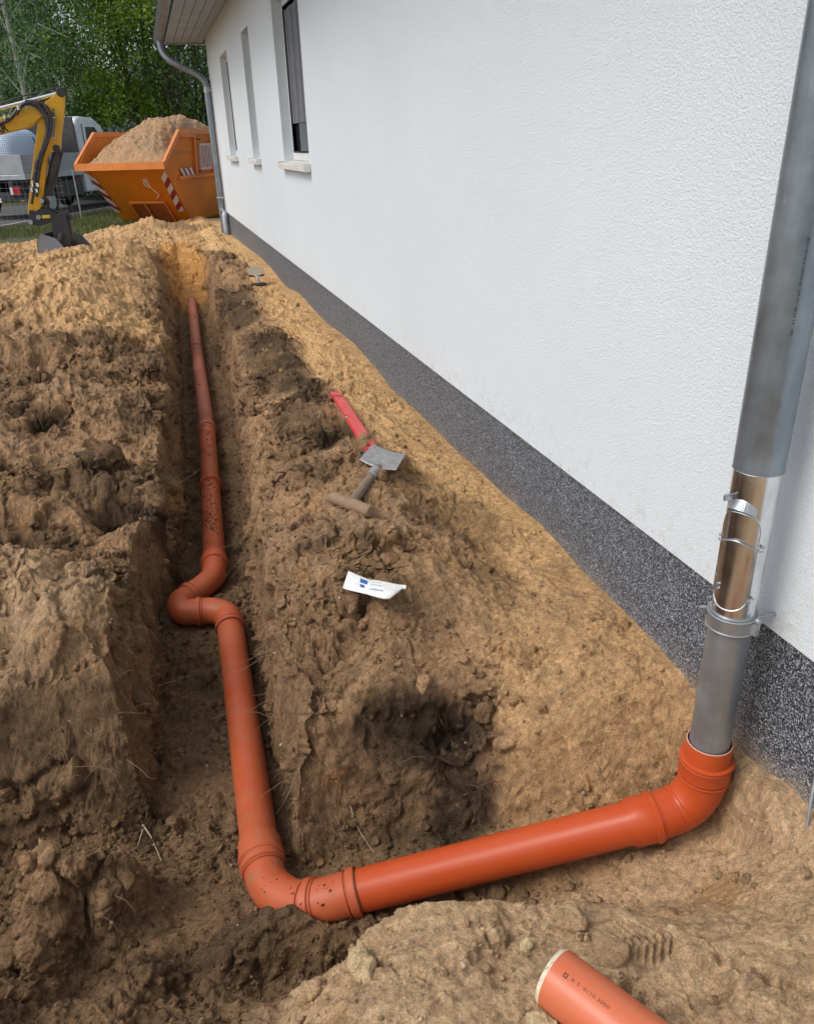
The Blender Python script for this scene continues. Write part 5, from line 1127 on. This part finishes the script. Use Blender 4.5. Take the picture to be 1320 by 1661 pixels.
# grass blades
n = 36000; gx_ = rs.uniform(-9, 5, n); gy_ = 16.2+rs.uniform(0, 1, n)**1.0*8.5
u_ = (gx_-T0.x)*math.cos(PH)-(gy_-T0.y)*math.sin(PH); keep = (u_ > .62) & ((gx_ < -.7) | (gy_ > 17.5)); gx_, gy_ = gx_[keep], gy_[keep]
keep = (gy_ > 16.9+.35*np.sin(gx_*2.1)-.12*(gx_+3)); gx_, gy_ = gx_[keep], gy_[keep]; n = len(gx_)
h_ = rs.uniform(.05, .17, n)*(1+.5*np.sin(gx_*3)*np.sin(gy_*2)); an = rs.uniform(0, 6.28, n); wd = .008; ln = rs.uniform(-.06, .06, (n, 2))
V = np.stack([np.stack([gx_-wd*np.cos(an), gy_-wd*np.sin(an), np.full(n, -.06)], 1), np.stack([gx_+wd*np.cos(an), gy_+wd*np.sin(an), np.full(n, -.06)], 1), np.stack([gx_+ln[:, 0], gy_+ln[:, 1], h_-.06], 1)], 1).reshape(-1, 3)
grm = leafm('grass_blades', (.07, .10, .03), (.12, .16, .055), (.26, .25, .12))
me = np_mesh('grass_blades', V, np.arange(3*n).reshape(n, 3), None, False); me.materials.append(grm); o = bpy.data.objects.new('grass', me); COL.objects.link(o); tag(o, 'short patchy grass between the sand and the street', 'grass', kind='stuff')

# ================================================================== crumbs, pebbles, roots
def ico(sub):
    bm = bmesh.new(); bmesh.ops.create_icosphere(bm, subdivisions=sub, radius=1); v = np.array([q.co[:] for q in bm.verts]); f = np.array([[q.index for q in ff_.verts] for ff_ in bm.faces]); bm.free(); return v, f
def lumps(name, P_, S_, C_, sub, seed, mat, rough=.28):
    rs = np.random.RandomState(seed); v, f = ico(sub); n = len(P_); nv_ = 6
    vars_ = [v*(1+rough*rs.normal(size=(len(v), 1)))*rs.uniform(.65, 1.2, 3) for _ in range(nv_)]; q = rs.randint(nv_, size=n); base = np.stack(vars_)[q]
    a = rs.uniform(0, 6.28, n); t = rs.uniform(0, 3.14, n); ca_, sa_, ct, st_ = np.cos(a), np.sin(a), np.cos(t), np.sin(t)
    Rm = np.stack([np.stack([ca_, -sa_*ct, sa_*st_], 1), np.stack([sa_, ca_*ct, -ca_*st_], 1), np.stack([0*a, st_, ct], 1)], 1)
    W_ = np.einsum('nij,nkj->nki', Rm, base)*S_[:, None, None]+P_[:, None, :]
    F_ = (f[None]+(np.arange(n)*len(v))[:, None, None]).reshape(-1, 3); me = np_mesh(name, W_.reshape(-1, 3), F_, np.repeat(C_, len(v), 0), sub > 1); me.materials.append(mat)
    o = bpy.data.objects.new(name, me); COL.objects.link(o); return o
flatP = P2; flatN = normals(P2)
def scatter(n, weight, seed):
    rs = np.random.RandomState(seed); w_ = weight/weight.sum(); cs = np.cumsum(w_); return np.searchsorted(cs, rs.random(n))
area = np.ones(NYr*NXc); G_ = P2.reshape(NYr, NXc, 3); du = np.zeros((NYr, NXc)); dv = np.zeros((NYr, NXc)); du[:, :-1] = np.linalg.norm(G_[:, 1:]-G_[:, :-1], axis=2); dv[:-1] = np.linalg.norm(G_[1:]-G_[:-1], axis=2); area = (du*dv).ravel()
inside = (x > -2.2) & (x < 1.23) & (y > .45) & (y < 9)
dens = area*inside*np.exp(-np.clip(y, 0, 9)*.42)*(.25+sstep(-.1, .35, fbm(px_, py_, pz_, 2.7, 3, .6, 81.)))*(1+.8*(flatN[:, 2] > .7))*(1-.85*fpm)
near_floor = dens*(1+3*floor_)
rs = np.random.RandomState(9)
for nm, cnt_, s0, s1, sub, seed in (('soil_crumbs', 30000, .0016, .0050, 1, 21), ('soil_clods', 2600, .005, .013, 2, 22)):
    k = scatter(cnt_, near_floor, seed); S_ = s0+(s1-s0)*rs.random(cnt_)**2.2; S_ = S_*(1+.10*y[k]); P_ = flatP[k]+flatN[k]*(S_*.25)[:, None]+rs.normal(size=(cnt_, 3))*.002
    C_ = np.clip(colr[k]*(rs.uniform(.75, 1.25, cnt_))[:, None], .01, .8)
    o = lumps(nm, P_, S_, C_, sub, seed, M_soil); tag(o, 'loose crumbs of soil scattered over the trench banks' if sub == 1 else 'broken clods lying on the soil around the trench', 'soil crumbs' if sub == 1 else 'clods', kind='stuff')
k = scatter(420, dens, 31); S_ = .002+.005*rs.random(420)**2; C_ = np.array([.36, .29, .21])*rs.uniform(.5, 1.25, (420, 1))
pm = N('pebbles'); at_ = pm.n('Attribute', _attribute_name='soil'); pm.set(Base__Color=at_.outputs['Color'], Roughness=.6)
o = lumps('pebbles', flatP[k]+flatN[k]*(S_*.4)[:, None], S_, C_, 2, 33, pm.m, .10); tag(o, 'small pale pebbles scattered in the sand', 'pebbles', kind='stuff')
k = scatter(520, dens*(1-zs_wall)*(1-.6*zs_fg)*(.3+patch)*(x < .9), 51); rs = np.random.RandomState(52); S_ = .010+.028*rs.random(520)**1.8
keep = (flatN[k][:, 2] > .45); k = k[keep]; S_ = S_[keep]; C_ = np.clip(colr[k]*rs.uniform(.85, 1.2, len(k))[:, None], .01, .8)
o = lumps('broken_clods', flatP[k]+flatN[k]*(S_*.15)[:, None], S_, C_, 4, 53, M_soil, .03)
me = o.data; co_ = np.empty(len(me.vertices)*3, np.float32); me.vertices.foreach_get('co', co_); co_ = co_.reshape(-1, 3); nn_ = np.repeat(flatP[k]+flatN[k]*(S_*.15)[:, None], len(co_)//len(k), 0); dv_ = co_-nn_; ss_ = np.repeat(S_, len(co_)//len(k))
q3 = [f32(co_[:, i]/ss_*.9+np.repeat(rs.uniform(0, 50, len(k)), len(co_)//len(k))) for i in range(3)]
a1, a2, a3 = worley(q3[0], q3[1], q3[2], 1.0, 2.0); co_ = nn_+dv_*(1+.60*(.6-a1)+.45*fbm(*q3, 1.6, 4, .6, 5.))[:, None]; me.vertices.foreach_set('co', co_.astype(np.float32).ravel()); me.update()
tag(o, 'larger broken lumps of earth half sunk in the trench banks', 'clods', kind='stuff')
# crumbs fallen on the bends of the pipe
rs = np.random.RandomState(77); path_ = [p for p in P1[3:]]+[p for p in P2_]; n = 80; P_ = []; S_ = []
for i in range(n):
    p = path_[rs.randint(len(path_))]; a_ = rs.normal()*.8; az = math.atan2(-1, .3); sx_ = .0585*math.sin(a_); P_.append([p[0]+sx_*math.cos(1.0)+rs.normal()*.01, p[1]+sx_*math.sin(1.0)*.9-.006, p[2]+.0590*math.cos(a_)]); S_.append(.0010+.0030*rs.random()**4)
o = lumps('fallen_crumbs', np.array(P_), np.array(S_), np.tile(np.array([[.15, .09, .05]]), (n, 1))*rs.uniform(.6, 1.3, (n, 1)), 1, 8, M_soil); tag(o, 'dark crumbs of soil fallen on the orange pipe bend', 'soil crumbs', kind='stuff')
rs = np.random.RandomState(78); path_ = [Vector(p) for p in LONG]; P_ = []; S_ = []; segs_ = list(zip(path_[:-1], path_[1:])); 
for i in range(1500):
    a_, c_ = segs_[min(len(segs_)-1, int(rs.gamma(1.3, .9)))]; t = rs.random(); p = Vector(a_).lerp(Vector(c_), t)
    if math.sin(p.y*5.1)+math.sin(p.y*11.7+1) < rs.uniform(-1.2, 1.6): continue
    an = rs.normal()*.5-.15; P_.append([p.x+.0555*math.sin(an), p.y, p.z+.0555*math.cos(an)]); S_.append((.0010+.0030*rs.random()**3)*(1+.12*p.y))
o = lumps('pipe_crumbs', np.array(P_), np.array(S_), np.tile(np.array([[.24, .15, .085]]), (len(P_), 1))*rs.uniform(.6, 1.2, (len(P_), 1)), 1, 9, M_soil); tag(o, 'brown crumbs of soil lying on the long orange pipe in the trench', 'soil crumbs', kind='stuff')
# fine roots out of the trench walls
rnd = random.Random(12); b = MB(); wallpts = np.where((cut > .05) & (floor_ < .3) & (y > 1.5) & (y < 7.5) & (steep > .35))[0]; wv = area[wallpts]*np.exp(-y[wallpts]*.28); ks = wallpts[scatter(520, wv, 41)]
for k in ks:
    p = Vector(flatP[k]); nn = Vector(flatN[k]); L_ = rnd.uniform(.03, .16)*(1 if rnd.random() < .8 else 1.8); pts = [p-nn*.004]; d = (nn+Vector((rnd.gauss(0, .6), rnd.gauss(0, .8), rnd.gauss(-.1, .5)))).normalized()
    for s_ in range(6): d = (d+Vector((rnd.gauss(0, .28), rnd.gauss(0, .28), rnd.gauss(-.16, .2)))).normalized(); pts.append(pts[-1]+d*L_/6)
    r_ = rnd.uniform(.0005, .0011)*(1+.12*p.y); b.sweep(pts, [r_*(1-.12*i) for i in range(7)], 4, False)
tag(b.build('fine_roots', M['root']), 'fine dry roots hanging out of the trench walls', 'roots', kind='stuff')
def root_thing(pts, r_, label, mat=None):
    b = MB(); P_ = smooth_path([Vector((p[0], p[1], p[2])) for p in pts], .05); b.sweep(P_, [r_*(1-.6*i/len(P_)) for i in range(len(P_))], 6); tag(b.build('root', mat or M['rootpale'], smooth=True), label, 'root', 'single roots')
for pl, r_, lb_ in (([(232, 1338), (245, 1356), (262, 1396)], .0028, 'pale split root sticking out low on the left trench block'), ([(232, 1345), (224, 1372), (204, 1388)], .0018, 'thin root lying from the left block towards the mound'), ([(110, 1168), (135, 1182), (164, 1205)], .0016, 'straight thin root on the dark face of the left block'),
                     ([(566, 1300), (580, 1345), (606, 1382)], .0020, 'curved pale root hanging above the lower orange pipe'), ([(480, 1262), (462, 1300), (447, 1322)], .0018, 'thin root bending towards the straight orange pipe'), ([(48, 1380), (60, 1392), (30, 1412)], .0020, 'short forked root on top of the left mound'), ([(255, 1112), (285, 1104), (300, 1110)], .0016, 'pale root poking from the left trench wall above the floor'), ([(430, 855), (445, 851), (425, 848)], .0016, 'tiny pale root on the right trench wall')):
    root_thing([gp(a_, c_, 0) for a_, c_ in pl], r_, lb_)
